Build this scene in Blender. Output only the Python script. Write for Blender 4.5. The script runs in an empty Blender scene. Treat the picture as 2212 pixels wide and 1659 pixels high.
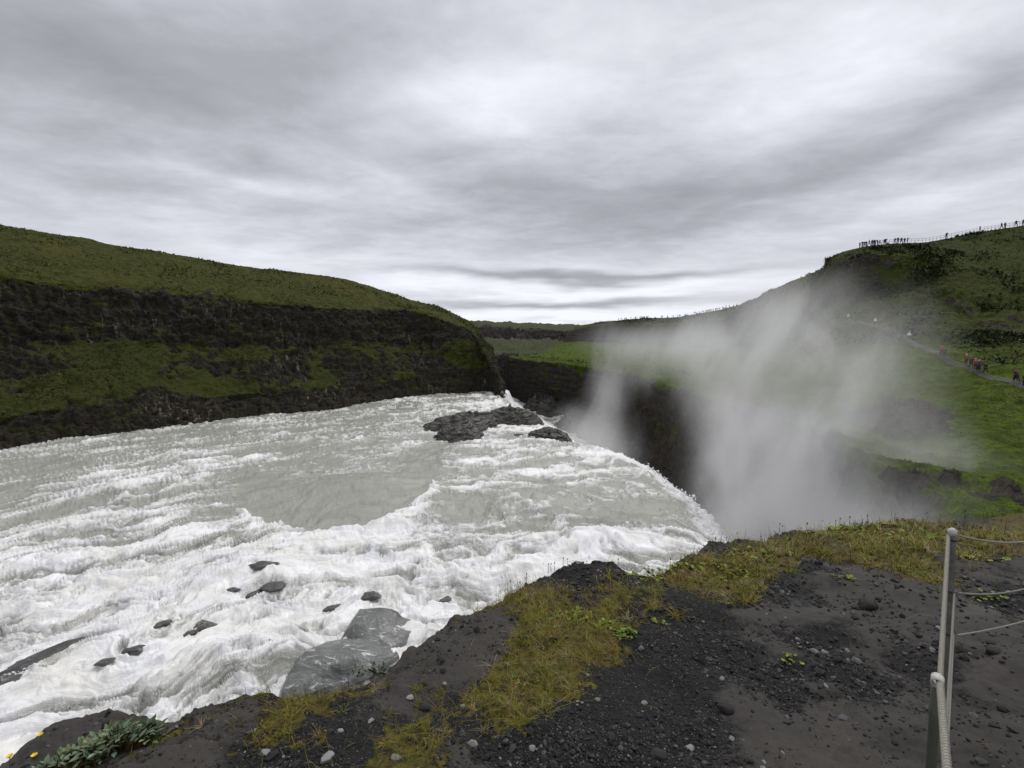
import bpy, bmesh, math, random
import numpy as np
from mathutils import Vector, Matrix
from mathutils.bvhtree import BVHTree
random.seed(7); rng = np.random.default_rng(7)
scene = bpy.context.scene
COL = scene.collection
R = math.radians

# ------------------------------------------------------------------ camera geometry
EYE = 1.6
FPX = 461.0
PITCH = math.atan(44.0/FPX)
CP, SP = math.cos(PITCH), math.sin(PITCH)
S = 1024/2212.0                      # my notes are in a 2212 px wide view of the photograph

def ray(x, y):
    a = (x*S-512)/FPX; b = -(y*S-384)/FPX
    return np.array([a, b*SP+CP, b*CP-SP])
def atY(x, y, Y):
    d = ray(x, y); t = Y/d[1]
    return np.array([d[0]*t, Y, EYE+d[2]*t])
def atZ(x, y, z):
    d = ray(x, y); t = (z-EYE)/d[2]
    return np.array([d[0]*t, d[1]*t, z])
def toscreen(P):
    X = P[..., 0]; Y = P[..., 1]; Z = P[..., 2]-EYE
    depth = Y*CP - Z*SP; up = Y*SP + Z*CP
    depth = np.where(depth < 0.05, 0.05, depth)
    return (512+FPX*X/depth)/S, (384-FPX*up/depth)/S

# ------------------------------------------------------------------ noise
def _hash(ix, iy, iz, seed):
    h = (ix.astype(np.uint32)*np.uint32(374761393) + iy.astype(np.uint32)*np.uint32(668265263)
         + iz.astype(np.uint32)*np.uint32(2147483647) + np.uint32(seed*144665 & 0xffffffff))
    h = (h ^ (h >> np.uint32(13)))*np.uint32(1274126177)
    h = (h ^ (h >> np.uint32(16)))*np.uint32(2246822519)
    return h ^ (h >> np.uint32(15))
_G = rng.normal(size=(256, 3)).astype(np.float32); _G /= np.linalg.norm(_G, axis=1)[:, None]
def perlin(x, y, z=None, seed=0):
    x = np.asarray(x, np.float32); y = np.asarray(y, np.float32)
    z = np.zeros_like(x)+0.37 if z is None else np.asarray(z, np.float32)+0*x
    xi = np.floor(x).astype(np.int64); yi = np.floor(y).astype(np.int64); zi = np.floor(z).astype(np.int64)
    fx = (x-xi).astype(np.float32); fy = (y-yi).astype(np.float32); fz = (z-zi).astype(np.float32)
    u = fx*fx*fx*(fx*(fx*6-15)+10); v = fy*fy*fy*(fy*(fy*6-15)+10); w = fz*fz*fz*(fz*(fz*6-15)+10)
    out = 0
    for dx in (0, 1):
        for dy in (0, 1):
            for dz in (0, 1):
                g = _G[_hash(xi+dx, yi+dy, zi+dz, seed) & np.uint32(255)]
                d = g[..., 0]*(fx-dx)+g[..., 1]*(fy-dy)+g[..., 2]*(fz-dz)
                out = out + d*(u if dx else 1-u)*(v if dy else 1-v)*(w if dz else 1-w)
    return out*1.6
def fbm(x, y, z=None, o=4, seed=0, gain=.5, lac=2.03):
    a = 1; s = 0; f = 1; n = 0
    for i in range(o):
        s = s + a*perlin(x*f, y*f, None if z is None else z*f, seed+i*17); n += a; a *= gain; f *= lac
    return s/n
def ridged(x, y, z=None, o=4, seed=0, gain=.5, lac=2.03):
    a = 1; s = 0; f = 1; n = 0
    for i in range(o):
        r = 1-np.abs(perlin(x*f, y*f, None if z is None else z*f, seed+i*17))*1.6
        s = s + a*r; n += a; a *= gain; f *= lac
    return s/n
def sstep(a, b, x):
    t = np.clip((x-a)/(b-a), 0, 1); return t*t*(3-2*t)

# ------------------------------------------------------------------ objects
def tag(o, label=None, cat=None, group=None, kind=None):
    if label: o['label'] = label
    if cat: o['category'] = cat
    if group: o['group'] = group
    if kind: o['kind'] = kind
    return o
def mesh_obj(name, V, F, mat, parent=None, smooth=True, attrs=None, mats=None, midx=None):
    me = bpy.data.meshes.new(name)
    V = np.asarray(V, np.float32)
    if isinstance(F, np.ndarray):
        nf, k = F.shape
        me.vertices.add(len(V)); me.vertices.foreach_set('co', V.ravel())
        me.loops.add(nf*k); me.loops.foreach_set('vertex_index', F.astype(np.int32).ravel())
        me.polygons.add(nf); me.polygons.foreach_set('loop_start', np.arange(0, nf*k, k, dtype=np.int32))
        me.polygons.foreach_set('loop_total', np.full(nf, k, np.int32))
        me.update(calc_edges=True)
    else:
        me.from_pydata([tuple(v) for v in V], [], F)
    me.polygons.foreach_set('use_smooth', np.full(len(me.polygons), smooth))
    for k, a in (attrs or {}).items():
        a = np.asarray(a, np.float32)
        if a.ndim == 2:
            at = me.attributes.new(k, 'FLOAT_COLOR', 'POINT')
            at.data.foreach_set('color', np.c_[a, np.ones(len(a), np.float32)].ravel() if a.shape[1] == 3 else a.ravel())
        else:
            at = me.attributes.new(k, 'FLOAT', 'POINT'); at.data.foreach_set('value', a.ravel())
    for m in (mats or [mat]): me.materials.append(m)
    if midx is not None: me.polygons.foreach_set('material_index', np.asarray(midx, np.int32))
    me.update()
    o = bpy.data.objects.new(name, me); COL.objects.link(o)
    if parent: o.parent = parent
    return o
def grid_faces(nu, nv):
    i = np.arange(nu*nv).reshape(nu, nv)
    return np.stack([i[:-1, :-1], i[1:, :-1], i[1:, 1:], i[:-1, 1:]], -1).reshape(-1, 4)
def empty(name, loc=(0, 0, 0), rz=0):
    o = bpy.data.objects.new(name, None); COL.objects.link(o)
    o.location = loc; o.rotation_euler = (0, 0, rz); o.empty_display_size = .2
    return o
def copy_tree(o, parent=None):
    c = o.copy(); COL.objects.link(c); c.parent = parent
    for ch in [k for k in bpy.data.objects if k.parent == o]: copy_tree(ch, c)
    return c
def bvh_of(V, F):
    return BVHTree.FromPolygons([tuple(v) for v in V.tolist()], F.tolist())

# ------------------------------------------------------------------ node helper
class NT:
    def __init__(s, tree): s.t = tree; s.n = tree.nodes; s.l = tree.links
    def node(s, typ, **kw):
        n = s.n.new(typ)
        for k, v in kw.items(): setattr(n, k, v)
        return n
    def put(s, sock, v):
        if isinstance(v, X): s.l.new(v.s, sock)
        elif v is not None:
            if sock.type == 'RGBA' and not hasattr(v, '__len__'): v = (v, v, v, 1)
            elif sock.type == 'RGBA' and len(v) == 3: v = (*v, 1)
            elif sock.type == 'VECTOR' and not hasattr(v, '__len__'): v = (v, v, v)
            sock.default_value = v
    def math(s, op, a, b=None, c=None, clamp=False):
        n = s.node('ShaderNodeMath', operation=op, use_clamp=clamp)
        for i, v in enumerate((a, b, c)):
            if v is not None: s.put(n.inputs[i], v)
        return X(s, n.outputs[0])
    def vmath(s, op, a, b=None):
        n = s.node('ShaderNodeVectorMath', operation=op)
        s.put(n.inputs[0], a)
        if b is not None: s.put(n.inputs[3 if op == 'SCALE' else 1], b)
        return X(s, n.outputs['Value' if op in ('DOT_PRODUCT', 'LENGTH', 'DISTANCE') else 'Vector'])
    def pos(s): return X(s, s.node('ShaderNodeNewGeometry').outputs['Position'])
    def normal(s): return X(s, s.node('ShaderNodeNewGeometry').outputs['Normal'])
    def xyz(s, v):
        n = s.node('ShaderNodeSeparateXYZ'); s.put(n.inputs[0], v); return [X(s, o) for o in n.outputs]
    def comb(s, x, y, z):
        n = s.node('ShaderNodeCombineXYZ')
        for i, v in enumerate((x, y, z)): s.put(n.inputs[i], v)
        return X(s, n.outputs[0])
    def noise(s, v, scale=1, detail=4, rough=.5, dist=0, color=False, lac=2.0):
        n = s.node('ShaderNodeTexNoise'); s.put(n.inputs['Vector'], v)
        n.inputs['Scale'].default_value = scale; n.inputs['Detail'].default_value = detail
        n.inputs['Roughness'].default_value = rough; n.inputs['Distortion'].default_value = dist
        n.inputs['Lacunarity'].default_value = lac
        return X(s, n.outputs['Color' if color else 'Fac'])
    def voronoi(s, v, scale=1, feature='F1', rand=1, out='Distance'):
        n = s.node('ShaderNodeTexVoronoi', feature=feature); s.put(n.inputs['Vector'], v)
        n.inputs['Scale'].default_value = scale; n.inputs['Randomness'].default_value = rand
        return X(s, n.outputs[out])
    def step(s, a, b, v):
        n = s.node('ShaderNodeMapRange', interpolation_type='SMOOTHSTEP'); s.put(n.inputs['Value'], v)
        s.put(n.inputs['From Min'], a); s.put(n.inputs['From Max'], b)
        return X(s, n.outputs[0])
    def mix(s, f, a, b, blend='MIX'):
        n = s.node('ShaderNodeMix', data_type='RGBA', blend_type=blend); s.put(n.inputs[0], f)
        s.put(n.inputs[6], a); s.put(n.inputs[7], b)
        return X(s, n.outputs[2])
    def attr(s, name, out='Fac'):
        n = s.node('ShaderNodeAttribute', attribute_name=name); return X(s, n.outputs[out])
    def bump(s, h, strength=.5, dist=.1, normal=None):
        n = s.node('ShaderNodeBump'); n.inputs['Strength'].default_value = strength
        n.inputs['Distance'].default_value = dist; s.put(n.inputs['Height'], h)
        if normal is not None: s.put(n.inputs['Normal'], normal)
        return X(s, n.outputs[0])
class X:
    def __init__(s, nt, sock): s.nt = nt; s.s = sock
    def __add__(s, o): return s.nt.math('ADD', s, o)
    def __radd__(s, o): return s.nt.math('ADD', s, o)
    def __sub__(s, o): return s.nt.math('SUBTRACT', s, o)
    def __rsub__(s, o): return s.nt.math('SUBTRACT', o, s)
    def __mul__(s, o): return s.nt.math('MULTIPLY', s, o)
    def __rmul__(s, o): return s.nt.math('MULTIPLY', s, o)
    def __truediv__(s, o): return s.nt.math('DIVIDE', s, o)
    def __rtruediv__(s, o): return s.nt.math('DIVIDE', o, s)
def material(name, build, **kw):
    m = bpy.data.materials.new(name); m.use_nodes = True
    t = NT(m.node_tree); m.node_tree.nodes.clear()
    b = t.node('ShaderNodeBsdfPrincipled'); o = t.node('ShaderNodeOutputMaterial')
    t.l.new(b.outputs[0], o.inputs[0])
    for k, v in build(t).items(): t.put(b.inputs[k], v)
    return m
def plain(name, col, rough=.7, var=.25, sc=30, metal=0):
    def bld(t):
        n = t.noise(t.pos(), sc, 3)
        c = t.mix(n, [c*(1-var) for c in col], [c*(1+var) for c in col])
        return {'Base Color': c, 'Roughness': rough, 'Metallic': metal, 'Normal': t.bump(n, .3, .002)}
    return material(name, bld)
# ------------------------------------------------------------------ camera
cd = bpy.data.cameras.new('camera'); cam = bpy.data.objects.new('camera', cd); COL.objects.link(cam)
cd.sensor_width = 36; cd.lens = FPX/1024*36; cd.clip_start = .05; cd.clip_end = 20000
cam.location = (0, 0, EYE); cam.rotation_euler = (math.pi/2-PITCH, 0, 0)
scene.camera = cam

# ------------------------------------------------------------------ world: overcast sky
SUN_EL, SUN_AZ = 52, 35           # azimuth from +Y towards +X
w = bpy.data.worlds.new('World'); scene.world = w; w.use_nodes = True
w.node_tree.nodes.clear(); t = NT(w.node_tree)
tc = X(t, t.node('ShaderNodeTexCoord').outputs['Generated'])
sky = t.node('ShaderNodeTexSky', sky_type='NISHITA', sun_disc=False)
sky.sun_elevation = R(SUN_EL); sky.sun_rotation = R(SUN_AZ)
dx, dy, dz = t.xyz(tc)
up = t.math('MAXIMUM', dz, 0.0)
den = up + .07
px, py = dx/den, dy/den
flat = t.comb(px, py, 0.0)
wob = t.noise(flat, .55, 3, .5)
wob2 = t.noise(t.vmath('ADD', flat, (5.3, 1.7, 0)), .55, 3, .5)
az = t.math('ARCTAN2', dx, dy)*57.3
el = t.math('ARCTAN2', dz, t.math('SQRT', dx*dx+dy*dy))*57.3
azw = az + (wob-.5)*26.0
elw = el + (wob2-.5)*(el*.35+3.0)
def blob(cx, cy, sx, sy, ang=0):
    """elliptical cloud mass at a pixel of my notes, sizes in those pixels"""
    d = ray(cx, cy); a0 = math.degrees(math.atan2(d[0], d[1])); e0 = math.degrees(math.atan2(d[2], math.hypot(d[0], d[1])))
    k = 57.3*S/FPX; c = math.cos(math.radians(a0))
    sx *= k*c; sy *= k*(c*c+.0)
    ca, sa = math.cos(R(ang)), math.sin(R(ang))
    u = azw-a0; v = elw-e0
    p = (u*ca+v*sa)/sx; q = (v*ca-u*sa)/sy
    return t.math('EXPONENT', (p*p+q*q)*-1.0)
acc = None
for (cx, cy, sx, sy, ang, amp) in [
        # dark masses
        (250, 130, 460, 140, 0, -.42), (700, 60, 300, 70, 0, -.12), (1250, 420, 380, 60, 0, -.34), (1500, 440, 380, 50, 10, -.20),
        (350, 330, 420, 60, 0, -.18), (1000, 330, 250, 45, -12, -.16), (1900, 330, 420, 70, 14, -.20),
        (1250, 598, 330, 11, 0, -.55), (1200, 652, 280, 10, 0, -.45), (1800, 545, 330, 22, 0, -.16), (1500, 500, 300, 24, 0, -.15),
        (60, 400, 260, 60, 0, -.12), (2150, 150, 160, 70, 0, -.10), (1450, 300, 250, 35, -10, -.12), (700, 470, 250, 25, 0, -.14),
        # bright gaps
        (1060, 240, 250, 75, 5, .34), (1900, 90, 420, 110, 8, .26), (2150, 270, 200, 40, 12, .16), (1650, 380, 140, 24, 12, .10), (1500, 90, 300, 70, 0, .12), (480, 400, 260, 30, -5, .16),
        (850, 410, 160, 26, -10, .18), (2000, 440, 330, 40, 10, .16), (1350, 575, 700, 22, 0, .16), (1300, 626, 600, 15, 0, .34),
        (1250, 682, 600, 15, 0, .36), (550, 545, 420, 30, -10, .16), (1750, 210, 300, 45, 10, .12), (1450, 470, 140, 14, 20, .10),
        (150, 210, 240, 35, 0, .07)]:
    b = blob(cx, cy, sx, sy, ang)*amp
    acc = b if acc is None else acc+b
lowf = t.step(2.0, 16.0, el)*.75+.25
st = t.comb(px*.9, py, 0.0)
n1 = t.noise(st, 1.1, 6, .55, .4)
n2 = t.noise(t.comb(px*.85+py*.12, py*1.1, 3.0), 2.6, 6, .58, .3)
n3 = t.noise(t.comb(px*.9-py*.15, py*1.1, 7.0), 7.0, 5, .6, .2)
val = (acc+.60) + (n1-.5)*.46*lowf + (n2-.5)*.60*lowf + (n3-.5)*.20*lowf + t.step(12.0, 1.0, el)*.12
val = t.math('MINIMUM', t.math('MAXIMUM', val, 0.0), 1.0)
# white brightening towards the horizon all round, seen through the cloud base
cr = t.node('ShaderNodeValToRGB'); t.put(cr.inputs[0], val)
e = cr.color_ramp.elements
e[0].position = 0.0; e[0].color = (.30, .305, .335, 1)
e[1].position = 1.0; e[1].color = (.88, .89, .965, 1)
for p_, c_ in ((.3, (.40, .405, .445)), (.55, (.55, .557, .61)), (.8, (.73, .74, .80))):
    k = e.new(p_); k.color = (*c_, 1)
cloud = X(t, cr.outputs[0])
below = t.step(-.10, 0.0, dz)
cloud = t.mix(below, (.12, .13, .12), cloud)
skyc = t.vmath('SCALE', X(t, sky.outputs[0]), .10)
mixd = t.mix(.96, skyc, cloud)
bg = t.node('ShaderNodeBackground'); t.put(bg.inputs[0], mixd); bg.inputs[1].default_value = 1.0
wo = t.node('ShaderNodeOutputWorld'); t.l.new(bg.outputs[0], wo.inputs[0])

sl = bpy.data.lights.new('sun', 'SUN'); so = bpy.data.objects.new('sun', sl); COL.objects.link(so)
sl.energy = 1.4; sl.angle = R(40); sl.color = (1, .975, .94)
so.rotation_euler = (R(90-SUN_EL), 0, math.pi-R(SUN_AZ)); so.location = (0, -5, 60)
so.rotation_euler = Vector((-math.sin(R(SUN_AZ))*math.cos(R(SUN_EL)), -math.cos(R(SUN_AZ))*math.cos(R(SUN_EL)), -math.sin(R(SUN_EL)))).to_track_quat('-Z', 'Y').to_euler()

vs = scene.view_settings; vs.view_transform = 'Standard'; vs.look = 'None'; vs.exposure = .13; vs.gamma = 1
cy = scene.cycles
cy.use_denoising = True
try: cy.denoiser = 'OPENIMAGEDENOISE'
except Exception: pass
cy.max_bounces = 5; cy.diffuse_bounces = 3; cy.glossy_bounces = 2; cy.transmission_bounces = 2; cy.volume_bounces = 2
cy.transparent_max_bounces = 8; cy.volume_max_steps = 48; cy.volume_step_rate = 1.0
cy.sample_clamp_indirect = 4; cy.use_fast_gi = False; cy.caustics_reflective = False; cy.caustics_refractive = False
# ------------------------------------------------------------------ terrain materials
def rock_nodes(t, base=(.030, .027, .024), light=(.13, .12, .105), sc=1.0, moss=.5):
    p = t.pos(); x, y, z = t.xyz(p)
    col = t.noise(t.comb(x*1.0, y*1.0, z*.22), 1.1*sc, 6, .65)           # vertical columns and stains
    blk = t.noise(p, 2.2*sc, 7, .7)
    crack = t.voronoi(t.comb(x, y, z*.45), .9*sc, 'DISTANCE_TO_EDGE')
    streak = t.step(.55, .66, t.noise(t.comb(x*1.0, y*1.0, z*.13), 1.6*sc, 5, .7))
    patch = t.step(.47, .62, t.noise(p, .11*sc, 3, .5))
    c = t.mix(blk, [k*.55 for k in base], [k*1.9 for k in base])
    c = t.mix(streak*patch*.85, c, light)
    c = t.mix(t.step(.06, .0, crack)*.6, c, [k*.3 for k in base])
    c = t.mix(t.step(.52, .70, t.noise(p, .5*sc, 5, .6))*moss, c, (.050, .054, .016))
    h = blk*.6 + col*.8 + t.step(.0, .12, crack)*.25
    return c, h
def terrain_mat(name, grass_a=(.040, .060, .011), grass_b=(.082, .108, .022), dry=(.095, .085, .024), rockc=(.030, .027, .024), light=(.13, .12, .105), sc=1.0, gsc=1.0, moss=.5, heath=0):
    def bld(t):
        p = t.pos(); g = t.attr('grass')
        rc, rh = rock_nodes(t, rockc, light, sc, moss)
        gn = t.noise(p, .9*gsc, 6, .65); gl = t.noise(p, .09*gsc, 4, .6); gf = t.noise(p, 5*gsc, 4, .7)
        gc = t.mix(t.step(.3, .72, gn), grass_a, grass_b)
        gc = t.mix(t.step(.5, .72, gl)*.6, gc, dry)
        gc = t.mix(t.step(.60, .45, gf)*.45, gc, [k*.45 for k in grass_a])
        if heath != 0:                                   # the steep slope carries darker heath than the meadow below
            zz_ = t.xyz(p)[2]; gc = t.mix((t.step(-2.0, 4.0, zz_+(gl-.5)*6.0)*heath if heath > 0 else t.step(5.5, 2.0, zz_+(gl-.5)*5.0)*-heath), gc, t.mix(gn, (.020, .028, .006), (.060, .066, .016)))
        f = t.step(.36, .58, g + (gf-.5)*.35 + (gn-.5)*.25)
        return {'Base Color': t.mix(f, rc, gc), 'Roughness': .95, 'Specular IOR Level': .15,
                'Normal': t.bump(rh*(1.0-f)+(gn+gf*.6)*f*.8, .9, .55/sc)}
    return material(name, bld)
M_LEFT = terrain_mat('cliff_and_turf', heath=-.65, grass_a=(.040, .047, .008), grass_b=(.098, .108, .018), dry=(.120, .100, .022), rockc=(.028, .024, .018), light=(.24, .22, .175), moss=.85)
M_RIGHT = terrain_mat('slope_turf', heath=.80, grass_a=(.040, .060, .005), grass_b=(.130, .190, .008), dry=(.080, .080, .018), rockc=(.050, .043, .036), light=(.12, .11, .10), moss=.25)
M_FAR = terrain_mat('far_turf', grass_a=(.050, .060, .024), grass_b=(.088, .100, .040), dry=(.09, .082, .045), rockc=(.075, .066, .056), sc=.35, gsc=.3, moss=.3)

# ------------------------------------------------------------------ lofted terrain
def loft(stations, step_px=1.3, maxn=160, smooth_u=True):
    """stations: S x R x 3. Returns V grid (nu,nv,3), u-index, v-param"""
    A = np.array(stations, float); Sn, Rn = A.shape[:2]
    sx, sy = toscreen(A)
    def span(d): return int(np.clip(np.max(d)*S/step_px, 8, maxn))
    us = [span(np.clip(np.hypot(sx[i+1]-sx[i], sy[i+1]-sy[i]), 0, 500)) for i in range(Sn-1)]
    vs_ = [span(np.clip(np.hypot(sx[:, j+1]-sx[:, j], sy[:, j+1]-sy[:, j]), 0, 400)) for j in range(Rn-1)]
    up_ = np.concatenate([i+np.arange(n)/n for i, n in enumerate(us)]+[[Sn-1.0]])
    vp_ = np.concatenate([j+np.arange(n)/n for j, n in enumerate(vs_)]+[[Rn-1.0]])
    i = np.minimum(up_.astype(int), Sn-2); f = (up_-i)[:, None, None]
    P0 = A[np.maximum(i-1, 0)]; P1 = A[i]; P2 = A[i+1]; P3 = A[np.minimum(i+2, Sn-1)]
    T1 = (P2-P0)*.5*.8; T2 = (P3-P1)*.5*.8
    # limit tangents to the span length
    L = np.linalg.norm(P2-P1, axis=-1, keepdims=True)
    for T in (T1, T2):
        n = np.linalg.norm(T, axis=-1, keepdims=True); T *= np.minimum(1, L*1.0/np.maximum(n, 1e-6))
    C = (2*f**3-3*f**2+1)*P1+(f**3-2*f**2+f)*T1+(-2*f**3+3*f**2)*P2+(f**3-f**2)*T2
    j = np.minimum(vp_.astype(int), Rn-2); g = (vp_-j)[None, :, None]
    V = C[:, j]*(1-g)+C[:, j+1]*g
    return V, up_, vp_
def grid_normals(V):
    du = np.gradient(V, axis=0); dv = np.gradient(V, axis=1)
    n = np.cross(du, dv); n /= np.maximum(np.linalg.norm(n, axis=-1, keepdims=True), 1e-9)
    return n
def interp_v(vp, vals): return np.interp(vp, np.arange(len(vals)), vals)

def build_terrain(name, stations, gspan, rough, mat, seed, flip=False, gextra=None, step_px=1.3, colscale=.55, strata=.5, edge_wob=.16, fine=1.0):
    V, up_, vp_ = loft(stations, step_px)
    n = grid_normals(V)
    if flip: n = -n
    x, y, z = V[..., 0], V[..., 1], V[..., 2]
    vv = np.broadcast_to(vp_[None, :], x.shape)
    wob = fbm(x*.06, y*.06, z*.12, 5, seed)*edge_wob*2.0 + fbm(x*.35, y*.35, z*.35, 3, seed+5)*edge_wob*.8
    vw = vv+wob
    # grass amount per span, blended across boundaries
    mid = np.arange(len(gspan))+.5
    g = np.zeros_like(x)
    idx = np.clip(np.floor(vw).astype(int), 0, len(gspan)-1)
    fr = vw-idx
    ga = np.array(gspan, float)
    cur = ga[idx]; nxt = ga[np.clip(idx+1, 0, len(ga)-1)]; prv = ga[np.clip(idx-1, 0, len(ga)-1)]
    g = cur + (nxt-cur)*.5*sstep(.93, 1.0, fr) + (prv-cur)*.5*sstep(.07, 0, fr)
    gp = fbm(x*.10, y*.10, z*.16, 5, seed+9)
    gq = fbm(x*.5, y*.5, z*.6, 4, seed+11)
    if gextra is not None: g = np.clip(g+gextra(x, y, z), 0, 1)
    mixed = 1-np.abs(g-.5)*2
    g = g + (gp*1.1+gq*.6)*np.clip(mixed*1.2+.05, 0, 1)
    g = np.clip(g, 0, 1)
    rk = 1-sstep(.4, .65, g)
    amp = interp_v(vp_, rough)[None, :]
    # rock relief: columns, strata, blocks
    colm = ridged(x*colscale, y*colscale, z*.07, 4, seed+2)-.5
    big = fbm(x*.07, y*.07, z*.07, 5, seed+3)
    blocks = fbm(x*.9, y*.9, z*.9, 4, seed+4)
    lay = np.sin((z+fbm(x*.05, y*.05, None, 3, seed+6)*4)*2.3)*.5 + fbm(x*.05, y*.05, z*1.7, 3, seed+8)
    hump = fbm(x*.28, y*.28, z*.28, 5, seed+7)
    tuft = fbm(x*1.3, y*1.3, z*1.3, 3, seed+12)
    gul = ridged(x*.11, y*.11, z*.05, 4, seed+21)-.5
    d = big*1.5 + gul*.5 + rk*(colm*1.1+lay*strata*.5+blocks*.8*fine) + (1-rk)*(hump*.75+tuft*.30*fine)
    V = V + n*(d*amp)[..., None]
    F = grid_faces(*x.shape)
    if flip: F = F[:, ::-1]
    o = mesh_obj(name, V.reshape(-1, 3), F, mat, attrs={'grass': g.ravel()})
    return o, V, g, F

def wz(x, y, z=-9.4): return atZ(x, y, z)
ZW, ZL = -9.4, -29.0

# ---- left bank
def lstat(w, a, b, c, r, dY=(3, 13, 17, 42), ridge_back=(60, 2)):
    W = wz(*w) if len(w) == 2 else np.array(w, float)
    Yw = W[1]
    pts = [W+[0, -1.5, -6], W, atY(*a, Yw+dY[0]), atY(*b, Yw+dY[1]), atY(*c, Yw+dY[2]), atY(*r, Yw+dY[3])]
    rr = pts[-1]; dirn = np.array([rr[0], rr[1], 0]); dirn /= np.linalg.norm(dirn)
    pts.append(rr+dirn*ridge_back[0]+[0, 0, ridge_back[1]-4])
    pts.append(rr+dirn*500+[0, 0, -8])
    return pts
def wstat(X0, Y0, hs, nrm, offs, z0=ZW):
    nx, ny = nrm
    pts = [np.array([X0-nx*-1.5, Y0-ny*-1.5, z0-6])]
    for h, o_ in zip(hs, offs): pts.append(np.array([X0+nx*o_, Y0+ny*o_, h]))
    return pts
LS = [
    wstat(-100, -45, (ZW, ZW+6, 4, 13, 22, 20, 14), (-.86, .5), (0, 3, 15, 19, 48, 110, 500)),
    wstat(-78, 0, (ZW, ZW+6, 4, 13, 21, 19, 14), (-.86, .5), (0, 3, 15, 19, 48, 110, 500)),
    lstat((-260, 1015), (-260, 930), (-260, 745), (-260, 575), (-260, 455)),
    lstat((0, 972), (0, 900), (0, 745), (0, 602), (0, 488)),
    lstat((130, 955), (130, 885), (130, 742), (130, 612), (130, 506)),
    lstat((250, 940), (250, 880), (250, 742), (250, 625), (250, 527)),
    lstat((375, 922), (375, 865), (375, 742), (375, 638), (375, 548)),
    lstat((500, 903), (500, 850), (500, 742), (500, 648), (490, 568)),
    lstat((620, 893), (620, 845), (620, 744), (620, 658), (610, 583)),
    lstat((740, 880), (740, 838), (740, 746), (740, 668), (730, 600)),
    lstat((830, 865), (830, 826), (830, 746), (830, 670), (815, 624)),
    lstat((890, 857), (890, 816), (890, 745), (890, 672), (880, 645)),
    lstat((950, 852), (950, 810), (950, 738), (945, 684), (950, 664), dY=(3, 9, 13, 36)),
    lstat((1005, 848), (1005, 806), (1000, 735), (985, 700), (995, 686), dY=(3, 7, 11, 32)),
    lstat((1050, 847), (1050, 800), (1035, 745), (1012, 712), (1022, 700), dY=(2, 6, 12, 30), ridge_back=(30, 0)),
    lstat((1082, 856), (1072, 806), (1050, 768), (1030, 735), (1035, 722), dY=(2, 8, 16, 34), ridge_back=(20, -3)),
]
# end of the promontory: turns round into the gorge
LS.append([atY(1103, 905, 104), atY(1101, 880, 105), atY(1084, 830, 108), atY(1070, 800, 116), atY(1058, 775, 128), atY(1058, 748, 150), atY(1050, 748, 190), atY(900, 720, 500)])
LS.append([atY(1095, 880, 150), atY(1094, 870, 150), atY(1084, 830, 152), atY(1078, 800, 156), atY(1070, 775, 165), atY(1062, 748, 185), atY(1050, 740, 230), atY(950, 720, 500)])
left_bank, LV, LG, LF = build_terrain('riverbank_hill', LS, (0, .05, .50, .20, 1, 1, 1), (1.0, .8, 1.0, 1.1, .9, .42, .8, 2), M_LEFT, 11, flip=True)
tag(left_bank, kind='structure')

# ---- right side: gorge wall, terrace, hillside and rim
def rstat(e, De, foot, cb, ct, ridge, back=60, base=None):
    E = atZ(*e, EYE-De)
    B = E+[-1.0, 0, 0]; B[2] = ZL-3
    M = E+[-.2, 0, 0]; M[2] = ZL+9
    pts = [B, M, E, atY(*foot), atY(*cb), atY(*ct), atY(*ridge)]
    rr = pts[-1]; dirn = np.array([rr[0], rr[1]*.6, 0]); dirn /= np.linalg.norm(dirn)
    pts.append(rr+dirn*back+[0, 0, -3]); pts.append(rr+dirn*900+[0, 0, -6])
    return pts
SC_ = atY(1945, 915, 52)
def scar(x, y, z):
    e = .75*sstep(92, 108, x)*sstep(0, 6, z)+.30*sstep(0, 8, z)*sstep(60, 80, x)
    sx_, sy_ = toscreen(np.stack([x, y, z], -1))
    w_ = fbm(x*.3, y*.3, z*.3, 4, 77)
    q = np.hypot((sx_-1945)/110, (sy_-(912+(sx_-1945)*.05))/36)+w_*.5
    e = e-1.2*sstep(1.15, .85, q)*(sy_ > 800)
    return e-.35*sstep(.15, .45, fbm(x*.05, y*.05, z*.08, 4, 78))*sstep(0, 8, z)*sstep(90, 115, x)
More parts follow.
